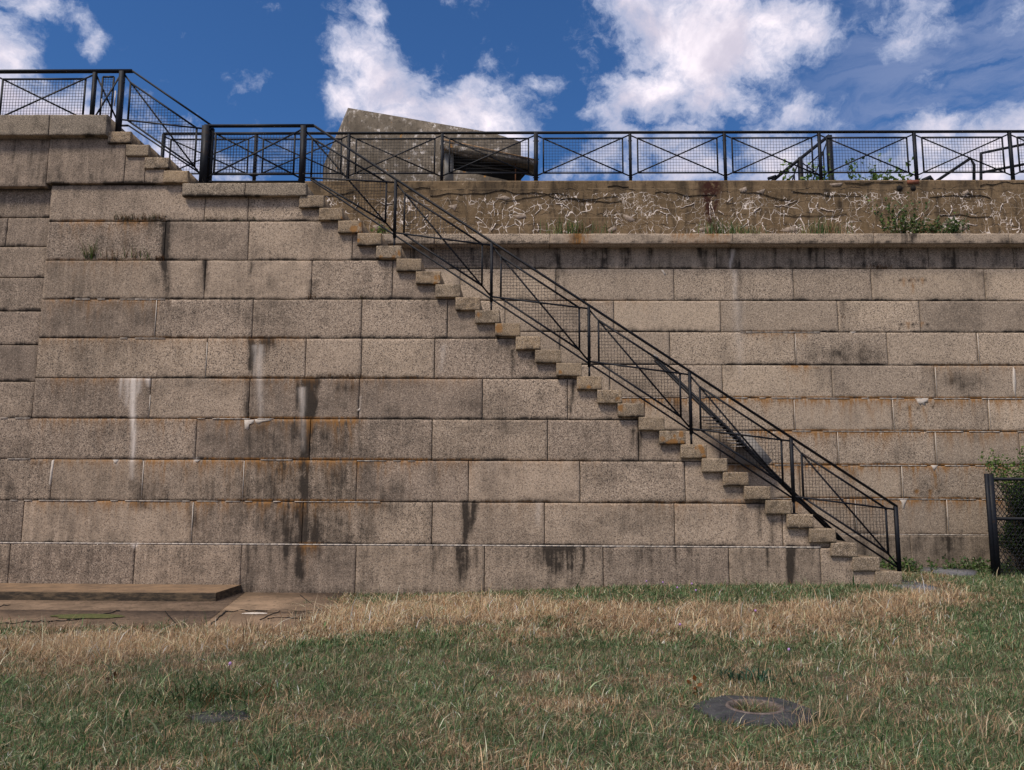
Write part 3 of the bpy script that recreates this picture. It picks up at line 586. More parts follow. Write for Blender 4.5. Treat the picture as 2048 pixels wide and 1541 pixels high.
for pts in ([(896,412),(914,409),(912,416),(909,423),(904,417)],[(990,396),(1010,392),(1022,397),(1012,401),(998,399)],[(1026,431),(1050,429),(1052,436),(1038,438)],[(1245,428),(1262,434),(1270,441),(1258,444),(1248,436)],[(1215,461),(1228,452),(1232,458),(1222,466)],[(1560,462),(1575,455),(1600,457),(1588,465)],[(1886,447),(1893,440),(1899,443),(1893,452)],[(1925,386),(1935,380),(1938,386),(1930,393)],[(1912,456),(1935,446),(1940,454),(1924,462)],[(1478,379),(1492,374),(1494,382),(1484,388)],[(1512,384),(1530,378),(1526,388)],[(1660,368),(1685,366),(1680,372),(1665,373)],[(760,430),(770,420),(774,432),(768,446),(762,444)],[(745,452),(760,449),(766,456),(752,461)],[(1395,458),(1420,452),(1424,459),(1404,464)]):
    drip(mb, pts, YP-.004)
mb.build('spalled_patch', M_rim2, par)
mb = MB()
for hu in (1799,1826):
    c = at(hu,377,YP); 
    for kk in range(1): mb.tube([(c[0],YP-.012,c[2]),(c[0],YP+.03,c[2])], .052, 16)
mb.build('drain_hole', M_dark, par)
mb = MB(); a_, b__ = at(1814,361,YP-.01), at(1838,374,YP-.01); mb.hull([(x_,y_,z_) for x_ in (a_[0],b__[0]) for y_ in (YP-.03,YP+.02) for z_ in (a_[2],b__[2]+.06)]); mb.build('broken_brick', simple('brick_red', (.25,.09,.05), (.18,.07,.04), 12), par)
# earth terrace behind the parapet
mb = MB(); mb.box(-40, 40, YP+.55, 60, -1, ZP-.035); mb.box(-40, -7.2, 15.0, YP+.549, -1, ZP-.036); tag(mb.build('terrace', M_soil), kind='structure')
# wings so the fort goes on outside the frame
# ------------------------------------------------------------------ railings
PW_, BW = .042, .026
def bay(root, a, b_, Y, inset=.125, off=(.07,.885), step=.050, fr=.030, diag=.027, wires=True, zin=None):
    """a,b: (x, z of hand rail) of the two posts"""
    (xa, za), (xb, zb) = a, b_
    C4 = {'lt':(xa,za-off[0]),'lb':(xa,za-off[1]),'rt':(xb,zb-off[0]),'rb':(xb,zb-off[1])}
    m = MB(); m.bar((C4['lt'][0],Y+.012,C4['lt'][1]), (C4['rb'][0],Y+.012,C4['rb'][1]), diag, .008); m.build('brace', M_iron, root)
    m = MB(); m.bar((C4['lb'][0],Y-.012,C4['lb'][1]), (C4['rt'][0],Y-.012,C4['rt'][1]), diag, .008); m.build('brace', M_iron, root)
    cx, cz = (xa+xb)/2, (za+zb)/2-(off[0]+off[1])/2; s = 1-inset/((xb-xa)/2)
    q = {k: (cx+(x-cx)*s, cz+(z-cz)*s) for k, (x, z) in C4.items()}
    if zin: q = {'lt':(xa+inset,za-zin),'rt':(xb-inset,zb-zin),'lb':(xa+inset,za-.82),'rb':(xb-inset,zb-.82)}
    m = MB()
    for k1, k2 in (('lt','rt'),('lb','rb'),('lt','lb'),('rt','rb')): m.bar((q[k1][0],Y,q[k1][1]), (q[k2][0],Y,q[k2][1]), fr, .014)
    f = m.build('panel_frame', M_iron, root)
    if wires:
        m = MB(); x0, x1 = q['lt'][0], q['rt'][0]; n = int((x1-x0)/step)
        top = lambda x: q['lt'][1]+(q['rt'][1]-q['lt'][1])*(x-x0)/(x1-x0); hgt = q['lt'][1]-q['lb'][1]
        for i in range(1, n+1):
            x = x0+(x1-x0)*i/(n+1); m.bar((x,Y,top(x)-hgt), (x,Y,top(x)),   .0045, .0045)
        slope = (q['rt'][1]-q['lt'][1])/(x1-x0); zmax = max(q['lt'][1],q['rt'][1]); zmin = min(q['lb'][1],q['rb'][1]); z = zmin+step*.6
        while z < zmax-.01:
            if abs(slope) < .02: lo, hi = x0, x1
            else:
                xa_ = x0+(z-q['lt'][1])/slope; xb_ = x0+(z-q['lb'][1])/slope
                lo, hi = max(x0, min(xa_,xb_)), min(x1, max(xa_,xb_))
            if hi-lo > .02: m.bar((lo,Y+.004,z), (hi,Y+.004,z),   .0045, .0045)
            z += step
        m.build('wire_mesh', M_wire, f)
def post(root, x, Y, z0, z1, w=PW_, foot=None, bolts=True, d=None):
    m = MB(); m.box(x-w/2, x+w/2, Y-(d or w)/2, Y+(d or w)/2, z0, z1)
    if foot is not None: m.box(x-w*.33, x+w*.33, Y-w*.33, Y+w*.33, foot, z0); m.box(x-w*.9, x+w*.9, Y-w*.8, Y+w*.8, foot-.004, foot+.008)
    if bolts:
        for k in (.15,.5,.85):
            z = z0+(z1-z0)*k; m.box(x-w*.72, x+w*.72, Y-.008, Y+.008, z-.007, z+.007)
    m.build('post', M_iron, root)
YR = 12.25
RX = [at(u,v,YR)[0] for u,v in [(606,300),(790,430),(983,550),(1178,680),(1381,820),(1585,950),(1795,1080)]]
slope = (at(1793,1013,YR)[2]-at(628,252,YR)[2])/(at(1793,1013,YR)[0]-at(628,252,YR)[0])
xk, zk = at(628,252,YR)[0], at(628,252,YR)[2]
rail = lambda x: zk+slope*(x-xk)
r1 = empty('railing', (RX[-1],YR,0.4), 'sloping black railing with wire mesh panels running down the long lower flight', 'railing')
m = MB(); m.bar((xk,YR,zk), (RX[-1]+.02,YR,rail(RX[-1]+.02)), .03, .05); m.build('handrail', M_iron, r1)
m = MB(); m.bar((xk-.02,YR,rail(xk-.02)-.93), (RX[-1],YR,rail(RX[-1])-.93), .024, .03); m.build('bottom_rail', M_iron, r1)
for i, x in enumerate(RX[1:]):
    zt = rail(x)-.01
    st = [s for s in steps if s[0]-.02 <= x <= s[1]]; ft = st[-1][2] if st else .35
    # the lowest step carrying the post whose top is free
    ft = max([s[2] for s in st if True] or [.3]) if i < 5 else .36
    post(r1, x, YR, zt-.97 if i < 5 else .36, zt, .045 if i != 5 else .05, ft+.002 if i < 5 else None)
for i in range(6):
    xa, xb = RX[i], RX[i+1]
    za = rail(xa) if i else zk+.02
    bay(r1, (xa+.02, rail(xa+.02) if i else rail(xk)-.0), (xb-.02, rail(xb-.02)), YR, .13)
# landing railing
x415, x606 = at(413,300,YR)[0], RX[0]
r2 = empty('railing', ((x415+x606)/2,YR,ZL), 'level black railing section across the stair landing, between the two thick posts', 'railing')
m = MB(); m.bar((x415-.05,YR,zk), (xk,YR,zk), .034, .06); m.build('handrail', M_iron, r2)
m = MB(); m.bar((x415,YR,zk-.95), (x606,YR,zk-.95), .022, .03); m.build('bottom_rail', M_iron, r2)
bay(r2, (x415+.03,zk), (x606-.03,zk), YR, .11)
post(r2, x606, YR, ZL-.01, zk-.01, .085); post(r2, x415-.02, YR, ZL-.01, zk-.01, .11); post(r2, x415+.07, YR+.03, ZL-.01, zk-.03, .05)
# upper flight + terrace railing
x245, zu = at(245,143,YR)[0], at(200,143,YR)[2]; xk2 = at(265,143,YR)[0]; sl2 = (zk-zu)/(at(425,250,YR)[0]-xk2)
r3 = empty('railing', (x245,YR,ZL), 'short sloping black railing beside the four upper steps, meeting the landing post', 'railing')
m = MB(); m.bar((xk2,YR,zu), (at(425,250,YR)[0],YR,zk), .026, .05); m.build('handrail', M_iron, r3)
m = MB(); m.bar((x245,YR,zu-.95), (xk2,YR,zu-.95), .024, .03); m.bar((xk2,YR,zu-.95), (x415,YR,zk-.86), .024, .03); m.build('bottom_rail', M_iron, r3)
bay(r3, (x245+.03, zu+.03), (x415-.06, zk+.03), YR, .12, off=(.08,.88))
r4 = empty('railing', (x245,YR,ZT), 'level black railing on the high terrace coping at the top left corner', 'railing')
x190 = at(187,190,YR)[0]
m = MB(); m.bar((-13,YR,zu), (xk2,YR,zu), .042, .06); m.build('handrail', M_iron, r4)
m = MB(); m.bar((-13,YR,zu-.93), (x245,YR,zu-.93), .022, .03); m.build('bottom_rail', M_iron, r4)
bay(r4, (x190+.02,zu), (x245-.02,zu), YR, .115, zin=.10); 
xl = x190
for k in range(3):
    post(r4, xl, YR, ZT-.02, zu-.01, .055); bay(r4, (xl-1.66,zu), (xl-.02,zu), YR, .13); xl -= 1.68
post(r4, x245, YR, usteps[0][2]-.1, zu-.01, .075)
m = MB(); q1, q2 = at(231,182,YR-.02), at(227,212,YR-.02); m.bar(q1, (q1[0],q1[1],q2[2]), .02, .006); m.build('sun_glint_strip', M_pale, r4); m = MB(); q1, q2 = at(204,198,YR-.02), at(203,214,YR-.02); m.bar(q1, (q1[0],q1[1],q2[2]), .012, .006); m.build('sun_glint_strip', M_pale, r4)  # pale strips painted as sun glints on the narrow panel
# parapet railing
YQ = 15.25; zq = at(1458,265,YQ)[2]; zqb = ZP
r5 = empty('railing', (0,YQ,ZP), 'long black railing with crossed braces and wire mesh along the top of the cracked parapet', 'railing')
px0 = at(325,310,YQ)[0]; pdx = (at(2022,310,YQ)[0]-px0)/9
m = MB(); m.bar((px0,YQ,zq), (px0+14*pdx,YQ,zq), .036, .06); m.build('handrail', M_iron, r5)
m = MB(); m.bar((px0,YQ,zqb+.015), (px0+14*pdx,YQ,zqb+.015), .024, .04); m.build('bottom_rail', M_iron, r5)
for i in range(15):
    x = px0+i*pdx; post(r5, x, YQ, zqb-.03, zq-.01, .055 if i != 4 else .085)
    if i < 14: bay(r5, (x+.02,zq), (x+pdx-.02,zq), YQ, .13, off=(.06,.91), step=.061)
# stair railing coming up behind the terrace
YH = 17.5
r6 = empty('railing', at(1630,358,YH), 'slanting stair railing rising behind the parapet railing, beside the green weeds', 'railing')
pa, pb, pm = at(1545,362,YH), at(1658,272,YH), at(1600,316,YH)
zf = ZP-.3
m = MB(); m.bar(pa, pb, .07, .06); m.bar(at(1536,358,YH), at(1552,353,YH), .06, .06); m.build('handrail', M_iron, r6)
m = MB(); m.box(pb[0]-.05, pb[0]+.05, YH-.05, YH+.05, zf, pb[2]); m.build('post', M_iron, r6)
m = MB(); m.box(pm[0]-.045, pm[0]+.045, YH-.05, YH+.05, zf, pm[2]); m.build('post', M_iron, r6)
m = MB(); m.box(pa[0]-.04, pa[0]+.04, YH-.05, YH+.05, zf, pa[2]); m.build('post', M_iron, r6)
s6 = (pb[2]-pm[2])/(pb[0]-pm[0])
bay(r6, (pm[0]+.05,pm[2]), (pb[0]-.05,pb[2]), YH, .1, off=(.12,1.1)); bay(r6, (pa[0]+.05,pa[2]), (pm[0]-.05,pm[2]), YH, .1, off=(.12,1.1))
r7 = empty('pipe_rail', at(1962,358,19), 'grey pipe handrail with two rising bars behind the right end of the parapet railing', 'railing')
for P_ in ([at(1962,359,19),at(1962,307,19),at(2048,289,19),at(2140,268,19)], [at(1966,345,19),at(2048,329,19),at(2140,310,19)]):
    m = MB(); m.tube(P_, .035); m.build('pipe', M_iron, r7)
m = MB(); m.tube([at(1962,310,19), at(1962,400,19)], .035); m.build('post', M_iron, r7)
r8 = empty('pipe_rail', at(1945,358,18), 'low slanting pipe handrail left of the taller pipe rail behind the parapet', 'railing')
m = MB(); m.tube([at(1868,366,18), at(1941,317,18), at(1948,330,18), at(1948,390,18)], .035); m.build('pipe', M_iron, r8)
m = MB(); m.tube([at(1845,362,18), at(1860,355,18), at(1864,362,18)], .05); m.build('pipe', M_iron, r8)
# ------------------------------------------------------------------ steel ladder on the back wall
YLd = 14.25
lad = empty('ship_ladder', (at(1690,1085,YLd)[0],YLd,.3), 'steep dark iron ladder leaning along the wall behind the stairs, with thin pale treads', 'ladder')
t0, t1 = at(1312,717,YLd), at(1700,1095,YLd)
m = MB(); m.bar(t0, t1, .04, .035); m.build('side_rail', M_iron, lad)
m = MB(); m.bar(t0+[.0,.14,-.01], t1+[.0,.14,-.01], .05, .03); m.build('side_rail', M_iron, lad)
m = MB(); e0 = at(1306,711,YLd); m.bar(e0, t0+np.array([.02,0,-.02]), .07, .06); m.build('end_cap', M_lead, lad)
for i in range(10):
    k = i/9; q = at(1405+50*k+12*(k>.45), 833+60*k, YLd+.02)
    m = MB(); m.box(q[0], q[0]+.34, YLd+.03, YLd+.3, q[2]-.004, q[2]+.004); m.build('tread', M_pale, lad)
m = MB(); pp = [at(1478,868,14.5), at(1500,868,14.5), at(1545,922,14.5), at(1530,935,14.5), at(1470,925,14.5)]
m.hull([tuple(p_) for p_ in pp]+[(p_[0],14.6,p_[2]) for p_ in pp]); m.build('side_plate', M_lead, lad)
# ------------------------------------------------------------------ bunker
YK = 20.0
bk = empty('bunker', at(860,400,YK), 'lichen covered concrete bunker with a sloping roof rising behind the parapet railing', 'bunker')
A0 = lambda u, v, Y=YK: tuple(at(u, v, Y))
m = MB(); zb = ZP-.5
bot = lambda u, Y: (at(u,350,Y)[0], Y, zb)
m.hull([A0(700,217), A0(985,266), A0(1042,284), bot(702,YK), bot(1042,YK), A0(696,216,20.4), A0(646,333,21.8), bot(650,21.8), (at(1042,284,YK)[0],24,at(1042,300,YK)[2]), (at(1042,284,YK)[0],24,zb), (at(700,217,YK)[0]-.2,24,at(700,235,YK)[2]), (at(655,300,21.8)[0],24,zb)])
m.build('body', M_bunk, bk)
m = MB(); m.hull([A0(880,281,19.3),A0(1077,322,19.3),A0(1076,333,19.3),A0(880,297,19.3)]+[tuple(np.array(A0(u,v,19.3))+[0,1.0,.12]) for u,v in ((880,281),(1077,322),(1076,333),(880,297))]); m.build('visor', M_bunk, bk)
m = MB(); m.hull([A0(u,v,19.75) for u,v in ((905,303),(1066,333),(1040,362),(1005,380),(905,380))]+[A0(u,v,20.1) for u,v in ((905,303),(1066,333),(1040,362),(1005,380),(905,380))]); m.build('observation_slit', M_dark, bk)  # solid dark block; the shade of the opening is put into its colour
m = MB(); m.hull([A0(u,v,19.5) for u,v in ((889,299),(907,304),(907,380),(889,380))]+[A0(u,v,20.1) for u,v in ((889,299),(907,304),(907,380),(889,380))]); m.build('jamb', M_grey, bk)
m = MB(); m.hull([A0(u,v,19.5) for u,v in ((907,339),(1015,361),(1015,385),(907,385))]+[A0(u,v,20.05) for u,v in ((907,339),(1015,361),(1015,385),(907,385))]); m.build('sill', M_bunk, bk)
for (va, vb) in ((312,330),(324,343)):
    m = MB(); m.bar(A0(907,va,19.7), A0(1045,vb+5,19.7), .04, .06); m.build('slit_ledge', simple('slit_stone', (.05,.046,.04), (.08,.07,.06), 5), bk)
m = MB(); m.bar(A0(1031,328,19.45), A0(1031,380,19.45), .03, .03); m.build('prop', M_rust, bk)
m = MB(); m.bar(A0(885,279,19.28), A0(1072,320,19.28), .02, .03); m.build('visor_lit_edge', simple('orange_lit_edge', (.45,.27,.13), (.3,.2,.12), 14), bk)  # orange strip painted as the sunlit top edge of the visor
# ------------------------------------------------------------------ ground
def gh(x, y):
    x = np.asarray(x, float); y = np.asarray(y, float)
    g = .16*sst(-2.5,3.2,x)*sst(8.0,11.8,y) - .03*sst(-3,-6,x)*0
    return g + .035*(fbm(x*.55+9, y*.55, 3)-.5)*sst(0,1,(12.4-y)) 
gx = np.concatenate([np.linspace(-300,-20,8), np.linspace(-16,16,161), np.linspace(20,300,8)])
gy = np.concatenate([np.linspace(-300,-6,8), np.linspace(-3,15.4,110)])
X, Y = np.meshgrid(gx, gy); nx = len(gx); Z = gh(X, Y)
ix, iy = np.meshgrid(np.arange(nx-1), np.arange(len(gy)-1))
mb = MB(); mb.add(np.stack([X,Y,Z],-1), np.stack([iy*nx+ix, iy*nx+ix+1, (iy+1)*nx+ix+1, (iy+1)*nx+ix],-1).reshape(-1,4))
tag(mb.build('ground', M_soil), kind='structure')
# paving + platform at left
pv = [gd(-300,1262), gd(-300,1222), gd(-300,1190)]
yA, yB2, yC = gd(300,1258)[1], gd(300,1223)[1], YF-.03
s1 = lambda y: gd(490,1187)[0] + (y-YF)*(gd(490,1187)[0]-gd(392,1262)[0])/(YF-gd(392,1262)[1])
eR = lambda y: gd(690,1186)[0] + (y-YF)*(gd(690,1186)[0]-gd(635,1258)[0])/(YF-gd(635,1258)[1])
mb = MB(); g_ = .008; zt = .012
mb.prism([(-13,yB2+g_),(s1(yB2)-g_,yB2+g_),(s1(yC)-g_,yC),(-13,yC)], -.1, zt)
mb.prism([(s1(yB2)+g_,yB2+g_),(eR(yB2),yB2+g_),(eR(yC),yC),(s1(yC)+g_,yC)], -.1, zt+.004)
mb.prism([(-13,yA),(s1(yA)-g_,yA),(s1(yB2)-g_,yB2-g_),(-13,yB2-g_)], -.1, zt-.004)
mb.prism([(s1(yA)+g_,yA),(eR(yA),yA),(eR(yB2),yB2-g_),(s1(yB2)+g_,yB2-g_)], -.1, zt-.002)
pav = tag(mb.build('pavement', M_pave), kind='structure')
mb = MB(); r3_ = np.random.default_rng(11)
for (u0, v0, u1, v1, w0) in [(640,1221,450,1222,.010),(455,1222,420,1250,.02),(240,1222,150,1240,.02),(150,1240,60,1244,.012),(60,1244,-40,1250,.012),(225,1246,260,1262,.02),(560,1222,520,1240,.012),(600,1190,640,1222,.010),(20,1210,-60,1222,.014),(330,1222,360,1258,.010),(535,1238,690,1232,.012)]:
    n_ = 12; P_ = [np.array([u0+(u1-u0)*i/n_, v0+(v1-v0)*i/n_+(r3_.normal(0,1.1) if 0 < i < n_ else 0)]) for i in range(n_+1)]
    for p_, q_ in zip(P_[:-1], P_[1:]):
        a, b_ = gd(p_[0],p_[1],.016), gd(q_[0],q_[1],.016); mb.bar(a, b_, w0*r3_.uniform(.5,1.4), .006)
o_ = mb.build('paving_crack', M_dark, pav)
pl = MB(); xr = at(481,1178,12.05)[0]; yf_ = 11.1; zpl = .128
a_ = MB(); nxp, nyp = 90, 14
Xp, Yp = np.meshgrid(np.linspace(-13, xr, nxp), np.linspace(yf_, 12.06, nyp)); 
Zp = np.full_like(Xp, zpl)+(fbm(Xp*3,Yp*3,1)-.5)*.008; Yp2 = Yp+(Yp<yf_+.01)*(fbm(Xp*6,Yp,2)-.5)*.03
ix, iy = np.meshgrid(np.arange(nxp-1), np.arange(nyp-1))
pl.add(np.stack([Xp,Yp2,Zp],-1), np.stack([iy*nxp+ix, iy*nxp+ix+1, (iy+1)*nxp+ix+1, (iy+1)*nxp+ix],-1).reshape(-1,4))
fr_ = np.stack([Xp[0],Yp2[0]-.008,Zp[0]-.012],-1); bt = np.stack([Xp[0],Yp2[0]-.012+.01*(fbm(Xp[0]*5,Xp[0]*0,8)-.5),Zp[0]*0-.05],-1); top_ = np.stack([Xp[0],Yp2[0],Zp[0]],-1)
i_ = np.arange(nxp-1)
pl.add(np.concatenate([top_,fr_,bt]), np.concatenate([np.stack([nxp+i_,nxp+i_+1,i_+1,i_],-1), np.stack([2*nxp+i_,2*nxp+i_+1,nxp+i_+1,nxp+i_],-1)]))
sr = np.stack([Xp[:,-1],Yp2[:,-1],Zp[:,-1]],-1); sb = sr.copy(); sb[:,2] = -.05; i_ = np.arange(nyp-1)
pl.add(np.concatenate([sr,sb]), np.stack([nyp+i_,nyp+i_+1,i_+1,i_],-1))
m_, N = newmat('platform_top_and_side'); P = N.n('ShaderNodeTexCoord').outputs['Object']; nz_ = N.n('ShaderNodeSeparateXYZ', {0: N.n('ShaderNodeNewGeometry').outputs['Normal']}).outputs[2]
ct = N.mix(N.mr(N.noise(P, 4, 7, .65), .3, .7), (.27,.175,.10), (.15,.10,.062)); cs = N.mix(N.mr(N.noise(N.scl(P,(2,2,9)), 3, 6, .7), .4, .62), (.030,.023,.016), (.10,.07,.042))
cc = N.mix(N.mr(nz_, .3, .7), cs, ct); cc = N.mix(N.mr(N.noise(P, 60, 4, .6), .6, .75, 0, .5), cc, (.07,.055,.04))  # upright faces take a much darker colour than the top
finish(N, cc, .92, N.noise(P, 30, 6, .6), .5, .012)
tag(pl.build('concrete_platform', m_), 'low concrete platform against the foot of the wall at the left, dark front edge', 'platform')
# moss patch in broken paving
def blob_mesh(mb, c, rxx, ryy, z, h, seed, n=36, rings=5):
    V = [(c[0],c[1],z+h)]; 
    for r in range(1, rings+1):
        for k in range(n):
            th = 2*math.pi*k/n; w = .75+.5*float(vn(math.cos(th)*2.2+seed, math.sin(th)*2.2+seed, seed)); rr = r/rings
            V.append((c[0]+rxx*rr*w*math.cos(th), c[1]+ryy*rr*w*math.sin(th), z+h*(1-rr**2)+.006*float(vn(th*9, r, seed))))
    Q = [(1+(r-1)*n+k, 1+r*n+k, 1+r*n+(k+1)%n, 1+(r-1)*n+(k+1)%n) for r in range(1, rings) for k in range(n)]
    mb.add(V, Q, [(0,1+k,1+(k+1)%n) for k in range(n)])
c0 = gd(185,1236); mb = MB(); blob_mesh(mb, c0, .46, .17, .014, .02, 4); tag(mb.build('moss_patch', M_moss), 'dark green moss patch filling a hole in the cracked paving at the left', 'moss')
c1 = gd(510,1230); mb = MB(); blob_mesh(mb, c1, .16, .05, .013, .012, 9); tag(mb.build('mortar_crumb', bpy.data.materials['lime_and_lit_edge']), 'small pale crumbled mortar patch on the paving', 'rubble')
# concrete collar in the lawn (irregular octagon) with round rim
CM = gd(1510,1424)
zc = float(gh(CM[0],CM[1]))+.028
col = empty('ground_collar', (CM[0],CM[1],zc), 'dark flat many-sided concrete collar sunk in the grass with a round hole full of grass', 'manhole')
m = MB(); n = 64; RO = [];
for k in range(n):
    th = 2*math.pi*k/n; oc = .41/max(abs(math.cos(((th+.2) % (math.pi/3))-math.pi/6)), .1)*.94; oc *= 1+.06*(float(vn(th*2.5, 1, 6))-.5)
    RO.append((CM[0]+oc*math.cos(th)*1.0, CM[1]+oc*math.sin(th)*.92))
def ring(r, z, ox=1): return [(CM[0]+r*math.cos(2*math.pi*k/n), CM[1]+r*math.sin(2*math.pi*k/n), z) for k in range(n)]
V = [(x,y,zc-.12) for x,y in RO]+[(x,y,zc-.012+.006*math.sin(k)) for k,(x,y) in enumerate(RO)]+[(CM[0]+(x-CM[0])*.96, CM[1]+(y-CM[1])*.96, zc) for x,y in RO]+ring(.235,zc+.012)+ring(.20,zc+.010)
Q = [(l*n+k, l*n+(k+1)%n, (l+1)*n+(k+1)%n, (l+1)*n+k) for l in range(4) for k in range(n)]
m.add(V, Q); m.build('collar', M_collar, col)
m = MB(); V = ring(.200,zc+.002)+ring(.195,zc+.016)+ring(.170,zc+.014)+ring(.165,zc-.02)+ring(.15,zc-.10)
m.add(V, Q); m.build('rim', M_rim, col)
m = MB(); V = ring(.151,zc-.06); V.append((CM[0],CM[1],zc-.05)); m.add(V, None, [(n,k,(k+1)%n) for k in range(n)]); m.build('hole_soil', M_soil, col)
# other flat stones
def flatstone(u, v, ru, rv, z, label, seed, mat=M_slate, th=.05):
    c = gd(u, v, z); p1 = gd(u+ru, v, z); p2 = gd(u, v-rv, z); m = MB(); a = abs(p1[0]-c[0]); b2 = abs(p2[1]-c[1])
    P_ = [(c[0]+a*math.cos(t)*(1+.3*(float(vn(t*2,seed,seed))-.5)), c[1]+b2*math.sin(t)*(1+.3*(float(vn(t*2,seed,seed+3))-.5))) for t in np.linspace(0,2*math.pi,15)[:-1]]
    m.prism(P_, z-.1, z+th); return tag(m.build('flat_stone', mat), label, 'stone')
flatstone(440,1440,62,12,-.02, 'dark flat stone mostly overgrown by grass in the left foreground lawn', 3, M_collar, .028)
flatstone(1898,1146,46,6,.17, 'grey flat stone slab in the weeds at the foot of the pale back wall', 5)
flatstone(1812,1172,40,9,.165, 'bluish grey stone half buried beside the bottom step', 8, th=.03)
# ------------------------------------------------------------------ vegetation helpers
def blades(mb, P0, h, wid, lean, col, seg=2):
    """P0 (n,3), h, wid (n), lean (n,2) horizontal tip offset / h, col (n,3)"""
    n = len(P0); th = rng.uniform(0, 2*math.pi, n); side = np.stack([np.cos(th), np.sin(th), np.zeros(n)], -1)*wid[:,None]/2
    L = np.concatenate([lean*h[:,None], np.zeros((n,1))], -1); up = np.array([0,0,1.])
    hz = h/np.sqrt(1+(lean**2).sum(1))
    mid = P0 + L*.35 + up*(hz*.6)[:,None]; tip = P0 + L + up*hz[:,None]
    V = np.stack([P0-side, P0+side, mid+side*.8, mid-side*.8, tip], 1).reshape(-1,3)
    b_ = np.arange(n)[:,None]*5
    A = np.concatenate([np.repeat(col, 5, 0), np.ones((n*5,1))], 1)
    mb.add(V, b_+np.array([[0,1,2,3]]), b_+np.array([[3,2,4]]), A)
def leaves(mb, P0, size, dirn, col):
    n = len(P0); d = dirn/np.linalg.norm(dirn, axis=1)[:,None]; r = rng.normal(size=(n,3)); s = np.cross(d, r); s /= np.linalg.norm(s, axis=1)[:,None]
    nn = np.cross(d, s); L = size[:,None]
    V = np.stack([P0, P0+d*L*.45+s*L*.30+nn*L*.06, P0+d*L, P0+d*L*.45-s*L*.30+nn*L*.06], 1).reshape(-1,3)
    A = np.concatenate([np.repeat(col, 4, 0), np.ones((n*4,1))], 1)
    mb.add(V, None, np.concatenate([np.arange(n)[:,None]*4+np.array([[0,1,2]]), np.arange(n)[:,None]*4+np.array([[0,2,3]])]), A)
GR = np.array([[.030,.075,.024],[.062,.115,.040],[.100,.155,.062],[.20,.24,.13]])
DRY = np.array([[.52,.37,.22],[.42,.29,.17],[.30,.20,.12],[.62,.49,.33]])
BR = np.array([[.14,.07,.03],[.20,.11,.05],[.09,.05,.03]])
# ------------------------------------------------------------------ lawn
def dens_pts():
    out = []
    for (y0, y1, d) in [(3.6,5.0,7200),(5.0,6.5,5600),(6.5,8.5,4200),(8.5,10.5,3300),(10.5,12.15,3300),(12.15,14.75,2600)]:
        w0 = -(.66*y1+.7); w1 = .66*y1+1.0
        if y0 > 12: w0 = 5.2
        n = int((y1-y0)*(w1-w0)*d); out.append(np.stack([rng.uniform(w0,w1,n), rng.uniform(y0,y1,n)], -1))
    return np.concatenate(out)
P2_ = dens_pts(); x, y = P2_[:,0], P2_[:,1]; z = gh(x, y)
u, v = pj(np.stack([x,y,z],-1))
keep = np.ones(len(x), bool)
keep &= ~((y > yA+.05*(vn(x*5,y*0,2)-.2)+.75*rng.random(len(x))**5*vn(x*1.5,y*0,8)*1.4) & (x < eR(y)+.5*(vn(x*3,y*3,2)-.6)-.5*rng.random(len(x))**4) & (y < YF+.1))
keep &= ~((y > YF-.02) & (x < SX1+.38))
rc = np.hypot((x-CM[0]), (y-CM[1])/.95); keep &= ~(rc < .43-.19*(vn(x*11,y*11,4)))
sc_ = gd(440,1440); keep &= ~((np.abs((x-sc_[0])/.22)**2+((y-sc_[1])/.17)**2 < 1) & (rng.random(len(x)) < .5))
# worn path and bare soil
path = np.minimum(np.exp(-((u-(1880+ (v-1185)*-.4))/45)**2)*np.exp(-((v-1182)/22)**2), 1)
keep &= rng.random(len(x)) > .7*path
bare = sst(.60,.72,fbm(x*1.6+3, y*1.6, 17)); keep &= rng.random(len(x)) > .45*bare
x, y, z, u, v, path = x[keep], y[keep], z[keep], u[keep], v[keep], path[keep]
def seg(u, v, pts, w):
    best = np.full_like(u, 1e9)
    for (a, b2), (c2, d2) in zip(pts[:-1], pts[1:]):
        t = np.clip(((u-a)*(c2-a)+(v-b2)*(d2-b2)*9)/((c2-a)**2+9*(d2-b2)**2), 0, 1); dd = np.hypot((u-a-t*(c2-a))*.25, v-b2-t*(d2-b2)); best = np.minimum(best, dd)
    return np.exp(-(best/w)**2)
dry = .40 + (.55+.75*fbm(x*1.3, y*1.3, 66))*seg(u, v, [(-200,1305),(60,1300),(350,1292),(650,1250),(900,1215),(1200,1228),(1500,1236),(1700,1220),(1900,1190)], 30)
dry += .25*seg(u, v, [(1250,1262),(1600,1275),(1900,1285)], 26) + .55*path
n1 = fbm(x*.9, y*.9, 5); n2 = fbm(x*2.7, y*2.7, 6); n3 = fbm(x*7, y*7, 7)
dry += (n1-.5)*.7 + (n2-.5)*1.3 + (n3-.5)*1.1 - .06
for (cu, cv, su, sv, s) in [(730,1325,240,45,-.5),(1450,1180,380,24,-1.2),(1150,1185,200,12,-.5),(730,1180,70,9,-1.2),(40,1440,160,70,-.45),(2010,1340,140,150,-.55),(1990,1160,90,25,-1.0),(560,1450,120,40,.2),(1250,1400,200,50,.12),(420,1400,90,25,-.4),(1740,1400,120,60,.05),(1500,1480,700,50,-.05),(1000,1420,500,90,-.08)]:
    dry += s*np.exp(-((u-cu)/su)**2-((v-cv)/sv)**2)
isd = rng.random(len(x)) < np.clip(dry, .22, .95)
n = len(x)
tall = np.clip(sst(.9,1.3,dry)+0, 0, 1)
h = rng.uniform(.025,.075,n)*(1+.9*tall*(v<1360)); h *= .45+1.1*fbm(x*4, y*4, 15)
h = np.where((v < 1200) & (u > 1150), h*1.1, np.where(v < 1200, h*.7, h))
